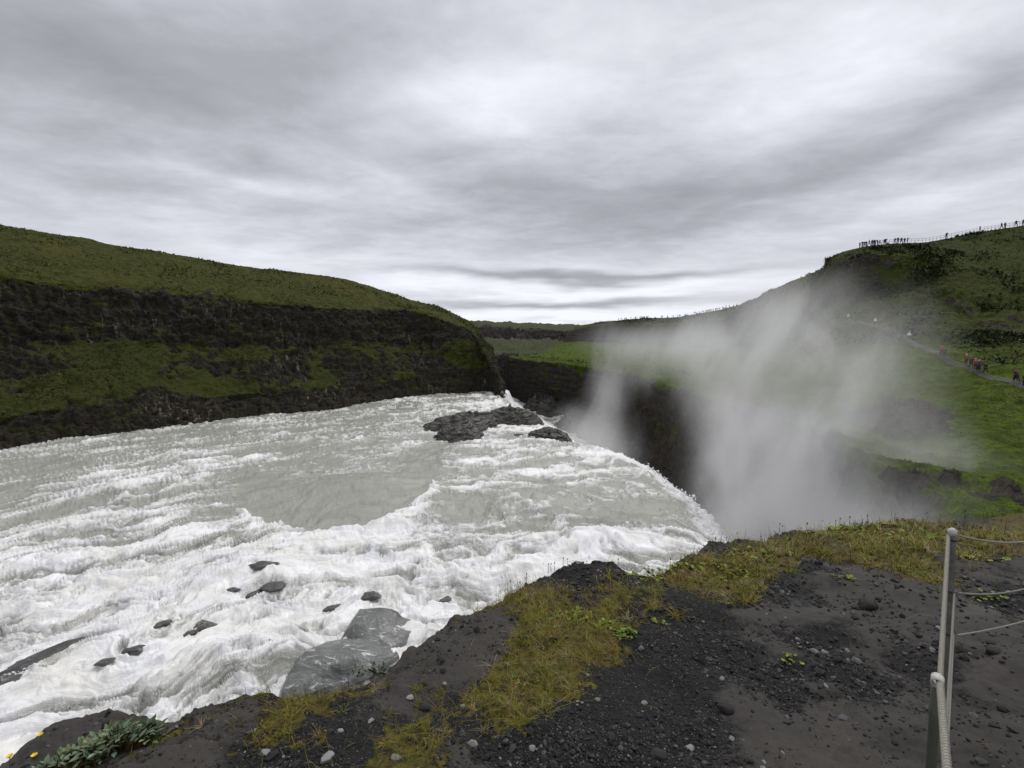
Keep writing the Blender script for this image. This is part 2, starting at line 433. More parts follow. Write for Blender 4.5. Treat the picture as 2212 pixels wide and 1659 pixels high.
RS = [
    rstat((1098, 770), 9.6, (1140, 764, 300), (1215, 740, 400), (1232, 716, 406), (1246, 704, 425), 200),
    rstat((1125, 777), 9.8, (1165, 770, 265), (1255, 738, 375), (1270, 706, 380), (1290, 697, 395), 150),
    rstat((1200, 784), 9.8, (1250, 779, 215), (1340, 742, 340), (1345, 700, 344), (1370, 689, 360), 120),
    rstat((1290, 797), 9.6, (1360, 788, 170), (1440, 748, 300), (1445, 702, 304), (1470, 684, 320), 100),
    rstat((1390, 818), 9.4, (1480, 802, 128), (1560, 752, 250), (1565, 690, 254), (1590, 661, 275), 90),
    rstat((1500, 850), 9.0, (1620, 820, 100), (1680, 740, 170), (1685, 655, 174), (1705, 609, 190), 70),
    rstat((1570, 872), 8.9, (1700, 832, 92), (1745, 725, 150), (1750, 630, 154), (1775, 581, 165), 60),
    rstat((1640, 892), 8.7, (1790, 842, 82), (1800, 650, 132), (1796, 578, 135), (1790, 559, 141), 50),
    rstat((1700, 912), 8.6, (1840, 850, 76), (1850, 645, 124), (1840, 558, 127), (1830, 541, 134), 50),
    rstat((1760, 935), 8.5, (1890, 856, 72), (1900, 635, 119), (1890, 548, 123), (1880, 531, 130), 50),
    rstat((1880, 1000), 8.5, (2010, 866, 65), (2010, 640, 106), (2005, 560, 116), (2000, 523, 128), 50),
    rstat((2000, 1072), 8.6, (2120, 880, 58), (2120, 700, 90), (2110, 600, 106), (2100, 505, 126), 50),
    rstat((2120, 1128), 8.5, (2240, 900, 52), (2240, 710, 84), (2225, 600, 102), (2212, 486, 124), 50),
    rstat((2300, 1185), 8.3, (2420, 930, 47), (2400, 720, 80), (2380, 600, 98), (2360, 460, 120), 50),
    rstat((2700, 1230), 7.0, (2800, 960, 40), (2750, 740, 68), (2700, 600, 86), (2660, 430, 105), 50),
    rstat((3600, 1400), 5.0, (3700, 1000, 30), (3500, 740, 55), (3400, 590, 70), (3300, 400, 88), 50),
]
right_hill, RV, RG, RF = build_terrain('gorge_hillside', RS, (0, .24, 1, .95, .22, .85, 1, 1), (1.2, 1.6, 1.0, .9, 1.0, .8, .25, .5, 3), M_RIGHT, 41, gextra=scar, step_px=1.3, colscale=.5, strata=.5)
tag(right_hill, kind='structure')

# ---- far plateau and canyon end
def fstat(xs, g, wt, fb, cb, ct, pl):
    pts = [atY(xs, g, 268), atY(xs, wt, 276), atY(xs, fb, 345), atY(xs, cb, 450), atY(xs, ct, 456), atY(xs, pl, 640)]
    last = pts[-1]; d = np.array([last[0], last[1], 0.0]); pts.append(last+d*2.5+[0, 0, 2]); pts.append(last+d*14+[0, 0, -20]); return pts
FS = [fstat(600, 900, 790, 760, 735, 712, 696), fstat(900, 890, 785, 757, 733, 710, 694), fstat(1030, 880, 772, 752, 731, 706, 693),
      fstat(1070, 876, 766, 752, 731, 706, 695), fstat(1100, 872, 764, 752, 732, 708, 696), fstat(1150, 868, 766, 750, 733, 711, 698),
      fstat(1200, 868, 768, 752, 735, 714, 700), fstat(1260, 868, 768, 754, 737, 716, 702), fstat(1400, 870, 770, 756, 740, 716, 702), fstat(1900, 870, 780, 760, 740, 716, 702), fstat(2800, 880, 790, 760, 740, 716, 702)]
far_hill, FV, FG, FF = build_terrain('far_plateau', FS, (0.05, .80, .62, .15, .9, .9, 1), (2.5, 1.5, 3, 3, 2.5, 2, 4, 8), M_FAR, 71, step_px=1.2, colscale=.25, fine=1.6)
tag(far_hill, kind='structure')

# gorge floor rock under everything, reaching the horizon behind and beside
def bldg(t):
    n = t.noise(t.pos(), .02, 6, .6)
    return {'Base Color': t.mix(n, (.03, .045, .012), (.08, .1, .03)), 'Roughness': .95}
gm = material('moorland', bldg)
k = np.linspace(-9000, 9000, 181); gx, gy = np.meshgrid(k, k, indexing='ij')
gz = np.full_like(gx, -36.0)+fbm(gx*.002, gy*.002, None, 4, 3)*6
gz = np.where(np.hypot(gx, gy) < 350, -36, gz)
tag(mesh_obj('ground', np.stack([gx, gy, gz], -1).reshape(-1, 3), grid_faces(181, 181), gm), kind='structure')
# ------------------------------------------------------------------ river
crest_px = [(1595, 1185), (1572, 1150), (1530, 1100), (1495, 1068), (1450, 1030), (1400, 992), (1345, 970), (1300, 962), (1252, 950), (1215, 925), (1172, 900), (1140, 880), (1112, 862), (1092, 853)]
crest = np.array([atZ(x, y, ZW) for x, y in crest_px])
pre = np.array([[13.4, 12, ZW], [13.0, 18, ZW]])
crest = np.vstack([[[16.5, -20, ZW]], pre, crest, [[-1.5, 110, ZW]]])
# resample
cl = np.r_[0, np.cumsum(np.linalg.norm(np.diff(crest, axis=0), axis=1))]
ts = np.linspace(0, cl[-1], 700)
CR = np.stack([np.interp(ts, cl, crest[:, i]) for i in range(3)], -1)
kk = np.hanning(15); kk /= kk.sum()
for i in range(2):
    CR[:, i] = np.convolve(np.pad(CR[:, i], 7, mode='edge'), kk, 'valid')
CR[:, 0] += fbm(CR[:, 1]*.25, CR[:, 1]*0, None, 4, 5)*.9
def crest_x(Y): return np.interp(Y, CR[:, 1], CR[:, 0])

foam_pts = np.array([
 (100,1000,.12),(400,960,.15),(700,930,.12),(900,880,.18),(1000,862,.42),(1080,880,.9),(600,1010,.25),(300,1035,.62),(150,1075,.38),(40,1100,.15),
 (240,1062,.72),(430,1000,.50),(650,1090,.04),(800,1085,.05),(560,1075,.06),(720,1110,.04),(500,1110,.25),(840,1135,.95),(935,1050,.72),(890,1090,.35),(1050,1000,.45),(1200,962,.75),(1090,965,.65),
 (1000,975,.35),(800,980,.16),(1150,1050,.48),(1300,1050,.45),(1400,1050,.50),(1450,1110,.42),(1555,1140,.85),(1500,1080,.9),(1430,1020,.85),(1350,985,.8),(1200,1100,.5),
 (1000,1120,.42),(1060,1080,.35),(1100,1180,.50),(1020,1170,.35),(1250,1185,.85),(1350,1160,.5),(1400,1195,.5),(1170,1240,.98),(1000,1210,.72),(850,1200,.72),(700,1180,.75),
 (500,1180,.82),(300,1150,.85),(100,1150,.85),(40,1130,.7),(100,1300,.99),(300,1300,.92),(500,1290,.74),(560,1265,.62),(650,1290,.8),(800,1290,.80),(950,1300,.97),(200,1450,.86),
 (350,1480,.85),(500,1450,.97),(60,1560,1.),(700,1400,.92),(900,1390,1.),(620,1240,.78),(400,1220,.85),(0,1230,.97),(30,1180,.6),(1090,920,.3),(1100,940,.5),(980,890,.2),
 (780,1300,.75),(760,1400,.9),(1080,1270,.95),(250,1600,1.),(600,1500,1.),(1300,1215,.9),(1500,1170,.7),(-200,1100,.4),(-200,1300,.95),(-200,1000,.15),(1250,1060,.30),(1350,1090,.32),(1430,1080,.30),(1150,1010,.40),(1480,1130,.38),(1300,1110,.35),(1180,1140,.40),(1080,1040,.38),(1240,1010,.5),(1380,1030,.45),(960,1010,.26),(975,970,.24),(900,1000,.16),(1010,1015,.36),(940,985,.2)], float)
def nw(points, sx, sy, sig=45, aniso=.62):
    if sx.ndim == 2 and sx.shape[0] > 60:                        # smooth map: evaluate coarsely, then interpolate
        k = 5; i = np.unique(np.r_[np.arange(0, sx.shape[0], k), sx.shape[0]-1]); j = np.unique(np.r_[np.arange(0, sx.shape[1], k), sx.shape[1]-1])
        c = nw(points, sx[np.ix_(i, j)].ravel(), sy[np.ix_(i, j)].ravel(), sig, aniso).reshape(len(i), len(j))
        c = np.stack([np.interp(np.arange(sx.shape[1]), j, r_) for r_ in c])
        return np.stack([np.interp(np.arange(sx.shape[0]), i, c[:, q]) for q in range(sx.shape[1])], 1)
    num = np.zeros_like(sx, dtype=np.float32); den = np.full_like(num, 1e-6)
    for x, y, v in points:
        d2 = ((sx-x)/sig)**2*aniso**2+((sy-y)/(sig*.72))**2
        w_ = 1/(1+d2*.6)**1.3
        num += w_*v; den += w_
    return num/den

# polar sheet round the viewer so that the mesh is finer near by
nth, nr = 1250, 620
th = np.linspace(R(-62), R(45.5), nth)
DROP = EYE-ZW
pyw = np.linspace(388-1.5, 1100, nr)                      # rows evenly spread in angle below the horizon
b_ = -(pyw-384)/FPX
dist = DROP/np.maximum(-(b_*CP-SP), .02)*(b_*SP+CP)        # ground distance straight ahead
dist = np.clip(dist, 0, 150)
TH, DD = np.meshgrid(th, dist, indexing='ij')
WX = np.tan(TH)*DD; WY = DD.copy()
# pull the far/right border onto the crest line
cx_ = crest_x(WY)
over = WX > cx_
edge_d = cx_-WX
WX = np.where(over, cx_, WX)
sxw, syw = toscreen(np.stack([WX, WY, np.full_like(WX, ZW)], -1))
dens = nw(foam_pts, sxw, syw)
dens = dens-.09*np.exp(-((sxw-1320)/200)**2-((syw-1080)/90)**2)+.08*sstep(.45, .15, dens)*(1-np.exp(-((sxw-(715+(1090-syw)*1.2))/150)**2-((syw-1095)/45)**2))
# flow field: streaks follow the flow (left/back to the right), curling to the fall
ang = R(-12)+fbm(WX*.04, WY*.04, None, 2, 60)*.9
uu = WX+.3*WY; vv = WY-.5*WX+.015*(WX+10)**2        # streamlines bending towards the fall
w1 = fbm(WX*.16, WY*.16, None, 4, 61); w2 = fbm(WX*.16, WY*.16, None, 4, 63)
w3 = fbm(WX*.6, WY*.6, None, 3, 65); w4 = fbm(WX*.6, WY*.6, None, 3, 67)
ux = uu+w1*3.6+w3*.9; vx = vv+w2*3.6+w4*.9
# edge of the smooth dome: grey above the line, breaking foam below it
lx_ = [500, 545, 600, 700, 790, 830, 880, 935]; ly_ = [1092, 1112, 1130, 1146, 1152, 1134, 1098, 1052]
lyw = np.interp(sxw, lx_, ly_)+fbm(WX*.5, WY*.5, None, 3, 88)*14
sd = syw-lyw; inx = sstep(500, 545, sxw)*sstep(960, 925, sxw)
dens = dens-inx*.45*sstep(-110, -50, sd)*sstep(4, -4, sd)+inx*.42*sstep(-3, 3, sd)*sstep(75, 10, sd)
for px_, py_, ww_, am_ in (([1120, 1170, 1240, 1320, 1380], [1262, 1222, 1190, 1172, 1176], 16, .40), ([1000, 1100, 1200, 1300, 1400, 1500], [1010, 1000, 985, 982, 1000, 1030], 12, .25), ([240, 330, 430, 520, 600], [1085, 1040, 1010, 1000, 985], 14, .30), ([1150, 1190, 1230, 1250], [1120, 1090, 1060, 1030], 10, .25)):
    d_ = syw-np.interp(sxw, px_, py_)-fbm(WX*.4, WY*.4, None, 3, 89)*14; dens = dens+am_*np.exp(-(d_/ww_)**2)*sstep(px_[0]-30, px_[0]+10, sxw)*sstep(px_[-1]+30, px_[-1]-10, sxw)
n_big = fbm(ux*.10, vx*.28, None, 5, 70, gain=.6)
n_fil = ridged(ux*.17, vx*.62, None, 5, 72, gain=.62)        # filaments
n_fine = ridged(ux*.65, vx*2.1, None, 4, 74, gain=.65)
n_mic = fbm(WX*3.5+w3*3, WY*3.5+w4*3, None, 4, 76, gain=.65)
foamn = n_big*.85 + (n_fil-.55)*1.15 + (n_fine-.5)*.50 + n_mic*.22
foam = sstep(-.46, .60, foamn-(.70-dens*1.20))
foam = np.clip(foam*(.40+.62*sstep(0, .5, dens)), 0, 1)
foam = np.where(over, .9, foam)
near_edge = sstep(2.0, .0, edge_d)
foam = np.maximum(foam, near_edge*sstep(-.5, .5, n_fine-.5+n_mic+near_edge*.3)*.85)
farfade = np.clip(22/np.maximum(WY, 1), .12, 1)
turb = .05+.72*sstep(.1, .95, dens)
lump = fbm(ux*.20, vx*.5, None, 4, 80, gain=.55)
bil = np.abs(fbm(ux*.55, vx*1.2, None, 4, 82, gain=.6))
WZ = ZW + lump*.85*turb + (bil*.40*farfade**.5+n_mic*.07*turb*farfade)*turb + foam*.28*farfade**.4 + (n_fil-.5)*.22*turb + (n_fine-.5)*.07*turb*farfade + w1*.3 + fbm(ux*.5, vx*.9, None, 4, 84)*.28
# standing wave domes and hydraulic steps traced from the photograph
def bump_at(x, y, sxm, sym, h, rot=0):
    c = atZ(x, y, ZW); dxx = WX-c[0]; dyy = WY-c[1]
    a = dxx*math.cos(rot)+dyy*math.sin(rot); b = -dxx*math.sin(rot)+dyy*math.cos(rot)
    return h*np.exp(-(a/sxm)**2-(b/sym)**2)
WZ += bump_at(760, 1055, 4.5, 2.4, .9)+bump_at(840, 1140, 2.4, .8, .55, .5)+bump_at(560, 1240, 3, 1.5, .5)+bump_at(1240, 1180, 3, 1.0, .5, .2)
WZ += bump_at(1130, 1080, 3, 1.5, .5)+bump_at(300, 1060, 5, 1.5, .4)+bump_at(500, 1450, 2.5, 1.2, .5)
WZ -= .9*sstep(3.0, 0, edge_d)**1.5
WZ = np.where(over, ZW-1.2+(n_mic*.3), WZ)

def water_z(x_, y_):
    ti = int(np.clip(np.searchsorted(th, math.atan2(x_, y_)), 0, nth-1)); di = int(np.argmin(np.abs(dist-y_)))
    return float(WZ[ti, di])
def water_bld(t):
    p = t.pos(); x, y, z = t.xyz(p)
    f0 = t.attr('foam'); fl = t.attr('flow', 'Vector')
    fine = t.noise(fl, 2.4, 8, .72, .8); mic = t.noise(fl, 9, 6, .72, .6); mid = t.noise(fl, .75, 7, .68, 1.0)
    def fil(n, w_): return t.step(w_, 0.0, t.math('ABSOLUTE', n-.5))
    lines = fil(mid, .035)*.65 + fil(fine, .045)*.55 + fil(mic, .05)*.22
    lum = f0*1.0 + (fine-.5)*.55 + (mic-.5)*.26 + (mid-.5)*.50 + lines*(f0*(1.0-f0)*1.3+.12)
    f = t.step(.20, 1.05, lum)
    tint = t.noise(p, .10, 4, .5)
    wat = t.mix(tint, (.335, .34, .29), (.44, .435, .385))
    wat = t.mix(t.step(.40, .66, t.noise(fl, .5, 5, .6, .5))*.4, wat, (.265, .268, .232))
    white = t.mix(t.step(.35, .65, t.noise(p, .7, 5, .6)), (.88, .87, .82), (.97, .97, .97))
    c = t.mix(f, wat, white)
    h = (fine*.50+mic*.16+f*.35+mid*1.1)*t.math('MINIMUM', 26.0/t.math('MAXIMUM', y, 1.0), 1.0)
    return {'Base Color': c, 'Roughness': f*.4+.24, 'Specular IOR Level': .5, 'IOR': 1.33, 'Normal': t.bump(h, .75, .17)}
M_WATER = material('glacial_water', water_bld)
Vw = np.stack([WX, WY, WZ], -1)
F = grid_faces(nth, nr)
ok = ~(over.ravel()[F].all(axis=1))
river = mesh_obj('river', Vw.reshape(-1, 3), F[ok][:, ::-1], M_WATER, attrs={'foam': foam.ravel(), 'flow': np.stack([ux*.55, vx*1.1, WZ*.15], -1).reshape(-1, 3)})
tag(river, kind='structure')

# ---- the fall itself: a sheet rolling over the crest into the crevice
ns = 130; s = np.linspace(-.15, 1, ns)
tang = np.gradient(CR[:, :2], axis=0); tang /= np.linalg.norm(tang, axis=1)[:, None]
out = np.stack([tang[:, 1], -tang[:, 0]], -1)
kk = np.hanning(61); kk /= kk.sum()
out = np.stack([np.convolve(np.pad(out[:, i], 30, mode='edge'), kk, 'valid') for i in range(2)], -1)
out /= np.linalg.norm(out, axis=1)[:, None]
SS, TT = np.meshgrid(s, np.arange(700), indexing='xy')
fallx = np.where(SS < 0, SS*6, 4.2*np.sqrt(np.maximum(SS, 0))*1.0)
PX = CR[:, 0][:, None]+out[:, 0][:, None]*fallx; PY = CR[:, 1][:, None]+out[:, 1][:, None]*fallx
PZ = ZW-.85-np.maximum(SS, 0)*19.5+np.where(SS < 0, SS*-.6, 0)
m = fbm(PX*.8, PY*.8, PZ*.25, 5, 90, gain=.6); m2 = fbm(PX*2.5, PY*2.5, PZ*.8, 3, 92)
PX += out[:, 0][:, None]*(m*.9+m2*.25); PY += out[:, 1][:, None]*(m*.9+m2*.25); PZ += m2*.12
fo = np.clip(.75+m*.6, 0, 1)
fall = mesh_obj('waterfall', np.stack([PX, PY, PZ], -1).reshape(-1, 3), grid_faces(700, ns), M_WATER, attrs={'foam': fo.ravel(), 'flow': np.stack([PX*.8, PY*.8, PZ*.25], -1).reshape(-1, 3)})
tag(fall, kind='structure')

# ---- river at the bottom of the gorge
ax = np.linspace(-60, 60, 420); ay = np.concatenate([np.linspace(-30, 100, 150), np.linspace(101, 300, 500)])
GX, GY = np.meshgrid(ax, ay, indexing='ij')
fz = fbm(GX*.15, GY*.08, None, 5, 95); fr_ = ridged(GX*.3, GY*.14, None, 5, 97)
GZ = np.full_like(GX, ZL)+fz*.8+np.abs(fbm(GX*.7, GY*.4, None, 3, 98))*.6
lf = np.clip(.45+fz*.9+(fr_-.5)*.9+sstep(160, 80, GY)*.3, 0, 1)
lower = mesh_obj('gorge_river', np.stack([GX, GY, GZ], -1).reshape(-1, 3), grid_faces(420, 650), M_WATER, attrs={'foam': lf.ravel(), 'flow': np.stack([GX*.4, GY*.25, GZ], -1).reshape(-1, 3)})
tag(lower, kind='structure')

# ---- drops and shreds of water thrown off the lip
n = 9000
ci = rng.integers(60, 640, n); q = rng.random(n)**2
PXs = CR[ci, 0]+out[ci, 0]*(q*2.6-.5)+rng.normal(0, .12, n); PYs = CR[ci, 1]+out[ci, 1]*(q*2.6-.5)+rng.normal(0, .2, n)
cl5 = fbm(CR[ci, 1]*.9, CR[ci, 1]*0, None, 3, 99)
PZs = ZW-.75-q*q*3.2+np.abs(rng.normal(0, .28, n))*(1-q)*np.clip(.6+cl5*2.5, .1, 2)
keep = PYs > 20; PXs, PYs, PZs = PXs[keep], PYs[keep], PZs[keep]; n = len(PXs)
sz = rng.uniform(.02, .085, n)
_t = bmesh.new(); bmesh.ops.create_icosphere(_t, subdivisions=1, radius=1); _v = np.array([v.co[:] for v in _t.verts]); _f = np.array([[v.index for v in f.verts] for f in _t.faces]); _t.free()
VS = _v[None]*sz[:, None, None]*rng.uniform(.5, 1.7, (n, 1, 3))+np.stack([PXs, PYs, PZs], -1)[:, None]
M_DROP = plain('white_spray', (.93, .93, .92), .6, .03, 2)
tag(mesh_obj('spray', VS.reshape(-1, 3), (_f[None]+np.arange(n)[:, None, None]*len(_v)).reshape(-1, 3), M_DROP), 'white drops thrown up along the lip of the waterfall', 'spray', kind='stuff')
# ------------------------------------------------------------------ the ledge in the foreground
A0, A1 = 1.17, .22                                # height below the eye = A0 + A1*Y
edge_px = [(-60, 1665), (0, 1628), (60, 1590), (150, 1545), (260, 1537), (340, 1545), (375, 1548), (450, 1522), (530, 1505), (620, 1494), (690, 1484), (760, 1462), (830, 1428), (885, 1385), (945, 1338), (1010, 1312),
           (1090, 1278), (1150, 1243), (1210, 1218), (1250, 1206), (1295, 1204), (1340, 1214), (1400, 1232), (1440, 1222), (1500, 1196), (1545, 1168), (1575, 1158), (1610, 1158), (1650, 1166),
           (1680, 1143), (1720, 1134), (1800, 1130), (1900, 1127), (2000, 1122), (2100, 1116), (2212, 1110), (2300, 1106)]
def on_plane(x, y):
    d = ray(x, y); tt = -A0/(d[2]+A1*d[1]); return d*tt
ep = np.array([on_plane(x, y) for x, y in edge_px])
eth = np.degrees(np.arctan2(ep[:, 0], ep[:, 1])); er = np.hypot(ep[:, 0], ep[:, 1])
eth = np.r_[-180, -140, -110, -85, -65, eth, 62, 80, 100, 130, 180]
er = np.r_[14, 9, 5, 3.4, 2.9, er, 9.5, 10, 11, 13, 14]
tha = np.concatenate([np.linspace(-180, -54, 90)[:-1], np.linspace(-54, 54, 1250), np.linspace(54, 180, 90)[1:]])
Re = np.interp(tha, eth, er)
Re = Re*(1+.012*fbm(tha*.35, tha*0, None, 4, 101)*1.5+.008*fbm(tha*2.5, tha*0, None, 3, 103))
k1 = np.linspace(.02, 1.25, 36)[:-1]
nA = 470
rows_in = []
frac = np.linspace(0, 1, nA)
RR = np.empty((len(tha), 35+nA+70))
RR[:, :35] = np.minimum(k1[None, :], Re[:, None]*.6)
r0 = 1.25
inv = (1/r0)*(1-frac[None, :])+(1/Re[:, None])*frac[None, :]
RR[:, 35:35+nA] = 1/inv
cf = np.linspace(0, 1, 71)[1:]
RR[:, 35+nA:] = Re[:, None]+.10*np.sqrt(cf)[None, :]+2.6*(cf**1.25)[None, :]
T2 = np.radians(tha)[:, None]
LX = RR*np.sin(T2); LY = RR*np.cos(T2)
def basez(Xx, Yy):
    yp = np.maximum(Yy, 0)
    return EYE-(A0+A1*yp)
LZ = basez(LX, LY)
dist_e = Re[:, None]-RR
# screen position (for the painted zones of the ground)
gx_, gy_ = toscreen(np.stack([LX, LY, LZ], -1))
vis = LY > .3
gx_ = np.where(vis, gx_, 1500+LX*80); gy_ = np.where(vis, gy_, 1700)
moss_pts = [(x, y, v) for x, y, v in [
 (1850,1150,1),(2000,1165,.95),(1750,1160,.9),(1950,1205,1),(1700,1205,.75),(1640,1215,.8),(1560,1245,.95),(1620,1268,.9),(1480,1250,.9),(1410,1260,.8),(1350,1290,.9),(1250,1285,.65),(1180,1300,.9),
 (1300,1345,1),(1200,1350,1),(1150,1385,.85),(1250,1400,1),(1320,1390,.9),(1180,1440,.95),(1230,1440,.9),(1120,1490,.95),(1160,1500,.85),(1050,1530,.9),(1120,1550,.85),(960,1500,.65),(920,1490,.8),(870,1590,.7),
 (890,1630,.8),(820,1650,.8),(640,1530,.85),(600,1570,.85),(540,1620,.6),(480,1640,.5),(700,1500,.8),(380,1600,.35),(300,1590,.6),(200,1630,.6),(100,1650,.4),(450,1600,.2),(650,1640,.15),(780,1560,.1),(380,1640,.3),(560,1550,.3),(780,1462,.75),(720,1600,.5),(2100,1150,.9),(2160,1180,.85),(2080,1200,.6),
 (2200,1150,.8),(2150,1250,.25),(2100,1290,.4),(1990,1240,.6),(1840,1225,.7),(1020,1420,.3),(980,1380,.15),
 # bare
 (1290,1225,.05),(1230,1240,.05),(1370,1240,.1),(1100,1330,.2),(1050,1350,.1),(950,1400,.1),(850,1480,.1),(780,1520,.05),(690,1560,.1),(720,1640,.15),(450,1560,.1),(200,1570,.0),(330,1555,.05),(100,1600,.1),
 (1400,1380,.1),(1500,1330,.08),(1450,1450,.05),(1350,1500,.05),(1250,1550,.05),(1200,1600,.05),(1000,1600,.15),(1000,1640,.1),(1400,1600,0),(1600,1500,0),(1700,1400,0),(1600,1350,.05),(1700,1290,.05),(1800,1250,.05),
 (1750,1300,0),(1900,1270,0),(2000,1300,0),(2100,1350,0),(2200,1300,0),(2180,1220,.1),(1800,1500,0),(1900,1600,0),(2100,1600,0),(1850,1118,.1),(1700,1140,.25),(1600,1175,.15),(1530,1195,.25),(2100,1120,.1),(1640,1640,0),(1300,1440,.3),(1420,1310,.3)]]
sand_pts = [(1600,1530,.95),(1560,1490,.8),(1640,1600,1),(1700,1640,1),(1750,1540,.95),(1820,1560,1),(1900,1600,1),(1760,1490,.7),(1850,1290,1),(1790,1265,.8),(1960,1300,.95),(2010,1350,.7),(2050,1290,.9),(1660,1330,.95),(1720,1335,.8),
 (2130,1370,.95),(2180,1440,.95),(2212,1500,.8),(2100,1480,.65),(1950,1500,.6),(2020,1600,.8),(2150,1600,.75),(980,1400,.9),(900,1420,.8),(1030,1360,.8),(850,1490,.75),(780,1530,.5),(350,1560,.9),(200,1570,.9),(100,1600,.85),(520,1530,.7),
 (1090,1620,.5),(1000,1640,.7),(700,1620,.4),(1700,1400,.55),(1800,1400,.45),(1900,1400,.65),(1350,1260,.3),(1290,1225,.2),
 (1500,1420,0),(1450,1350,0),(1600,1400,.15),(1500,1480,0),(1400,1540,0),(1300,1560,0),(1250,1500,0),(1700,1460,.05),(1680,1250,.05),(1740,1270,.0),(1640,1430,.1),(1850,1440,.1),(2000,1440,.15),(2000,1510,.05),(1930,1480,.15),(1450,1600,.15),(1350,1640,.1),
 (1900,1350,.25),(1820,1350,.3),(2060,1420,.15),(2190,1330,.05),(2110,1310,.15),(2170,1400,.6),(2080,1550,.4),(1900,1262,1),(1960,1290,1),(2090,1335,1),(2150,1385,1),(2195,1450,1),(1990,1560,.5),(1560,1600,.5),(1520,1560,.2),(1200,1620,.1),(950,1560,.1),(800,1600,.15),(640,1600,.1)]  # diagonal run at the right: wet sheen on the ground, painted as paler sand
moss = nw(moss_pts, gx_, gy_, 34, .8)
sand = nw(sand_pts, gx_, gy_, 34, .8)
far_m = np.where(vis, 0, 1.0)
mz = fbm(LX*2.2, LY*2.2, None, 4, 110); mz2 = fbm(LX*9, LY*9, None, 3, 112); mz3 = fbm(LX*.9, LY*.9, None, 3, 114)
moss = np.where(vis, moss, .35); sand = np.where(vis, sand, .4)
mzf = fbm(LX*34, LY*34, None, 2, 113)
mo = sstep(.39, .68, moss+mz*.34+mz2*.26+mzf*.16)
mzs = fbm(LX*2.6+LY*2.0, LY*3.2-LX*1.6, None, 5, 115, gain=.6)
sa = sstep(.36, .62, sand+mzs*.50+mz2*.16+mzf*.12)*(1-mo)
relief = mz3*.13+fbm(LX*3, LY*3, None, 4, 116)*.05+fbm(LX*12, LY*12, None, 3, 118)*.008
grav = fbm(LX*55, LY*55, None, 2, 120)*.0045+np.abs(fbm(LX*25, LY*25, None, 2, 122))*.006
flatr = fbm(LX*5, LY*18, None, 3, 124)*.004
hum = np.abs(fbm(LX*7, LY*7, None, 3, 126))*.045+fbm(LX*30, LY*30, None, 2, 128)*.008
crack = sstep(.86, .95, ridged(LX*1.1+mz2*.08, LY*1.1+mz2*.08, None, 2, 130))*sa*.012
LZ = LZ+relief+(1-mo)*(1-sa)*grav+sa*(flatr+.012-crack)+mo*(hum-.004)
lip = sstep(.35, 0, dist_e)
LZ -= lip*.06*np.clip(Re[:, None]/3, .5, 2)
LZ += sstep(.5, .05, np.abs(dist_e-.12)/np.clip(Re[:, None]/4, .4, 2))*(fbm(LX*6, LY*6, None, 4, 131)*.07*np.clip(Re[:, None]/4, .4, 1.6))
c = np.concatenate([np.zeros(35+nA), cf])
toright = sstep(20, 40, tha)*sstep(100, 60, tha)
depthc = (8.5+17*toright)[:, None]*(.12*np.sqrt(c)+.88*c**.9)[None, :]*(c > 0)[None, :]
cx3 = fbm(LX*1.2, LY*1.2, LZ*.0+c[None, :]*6, 4, 133)
LZ = LZ-depthc+cx3*.3*(c > 0)[None, :]
LX2 = LX+np.sin(T2)*cx3*.35*(c > .02)[None, :]; LY2 = LY+np.cos(T2)*cx3*.35*(c > .02)[None, :]
LVt = np.stack([LX2, LY2, LZ], -1)

def ledge_bld(t):
    p = t.pos(); mo_ = t.attr('moss'); sa_ = t.attr('sand')
    x_, y_, z_ = t.xyz(p); n = t.noise(p, 3, 6, .6); nf = t.noise(p, 60, 6, .7); nm = t.noise(p, 18, 5, .65); nl = t.noise(p, 1.1, 4, .6)
    peb = t.voronoi(p, 95, 'F1'); pcol = t.voronoi(p, 95, 'F1', out='Color'); pr, pg, pb_ = t.xyz(pcol)
    grav = t.mix(pr, (.012, .0115, .011), (.038, .036, .034))
    grav = t.mix(t.step(.86, .97, pg)*t.step(.45, .25, peb), grav, (.20, .20, .19))
    grav = t.mix(t.step(.25, .55, peb)*.75, grav, (.012, .011, .011))
    soil = t.mix(n, (.030, .027, .024), (.074, .067, .058))
    soil = t.mix(t.step(.45, .75, nf)*.45, soil, (.021, .020, .018))
    soil = t.mix(t.step(.55, .75, t.noise(t.comb(x_*2.2+y_*1.4, y_*4.5-x_*2.0, z_), 1.6, 6, .65))*.6, soil, (.024, .022, .019))
    soil = t.mix(t.step(.56, .72, nl)*.5, soil, (.100, .092, .081))
    moss_ = t.mix(t.step(.3, .7, nm), (.022, .020, .005), (.115, .100, .014))
    moss_ = t.mix(t.step(.45, .65, nl), moss_, t.mix(nm, (.035, .026, .010), (.150, .110, .034)))
    moss_ = t.mix(t.step(.62, .72, t.noise(p, 5.5, 4, .6)), moss_, (.085, .038, .018))
    c_ = t.mix(sa_, grav, soil)
    mf = t.step(.30, .75, mo_+(nm-.5)*.9+(nf-.5)*.4)
    c_ = t.mix(mf, c_, moss_)
    h = t.mix(sa_, t.step(.6, .1, peb), nf*.35+n*.3)
    h = t.mix(mf, h, nm*1.2+nf*.6)
    return {'Base Color': c_, 'Roughness': .88, 'Specular IOR Level': .25, 'Normal': t.bump(h, .85, .012)}
M_LEDGE = material('gravel_and_soil', ledge_bld)
def cliffmask(a): return a
nA_all = LVt.shape[1]
F = grid_faces(len(tha), nA_all)[:, ::-1]
ledge = mesh_obj('ledge_ground', LVt.reshape(-1, 3), F, M_LEDGE, attrs={'moss': (mo*(c <= .08)[None, :]).ravel(), 'sand': sa.ravel()})
tag(ledge, kind='structure')

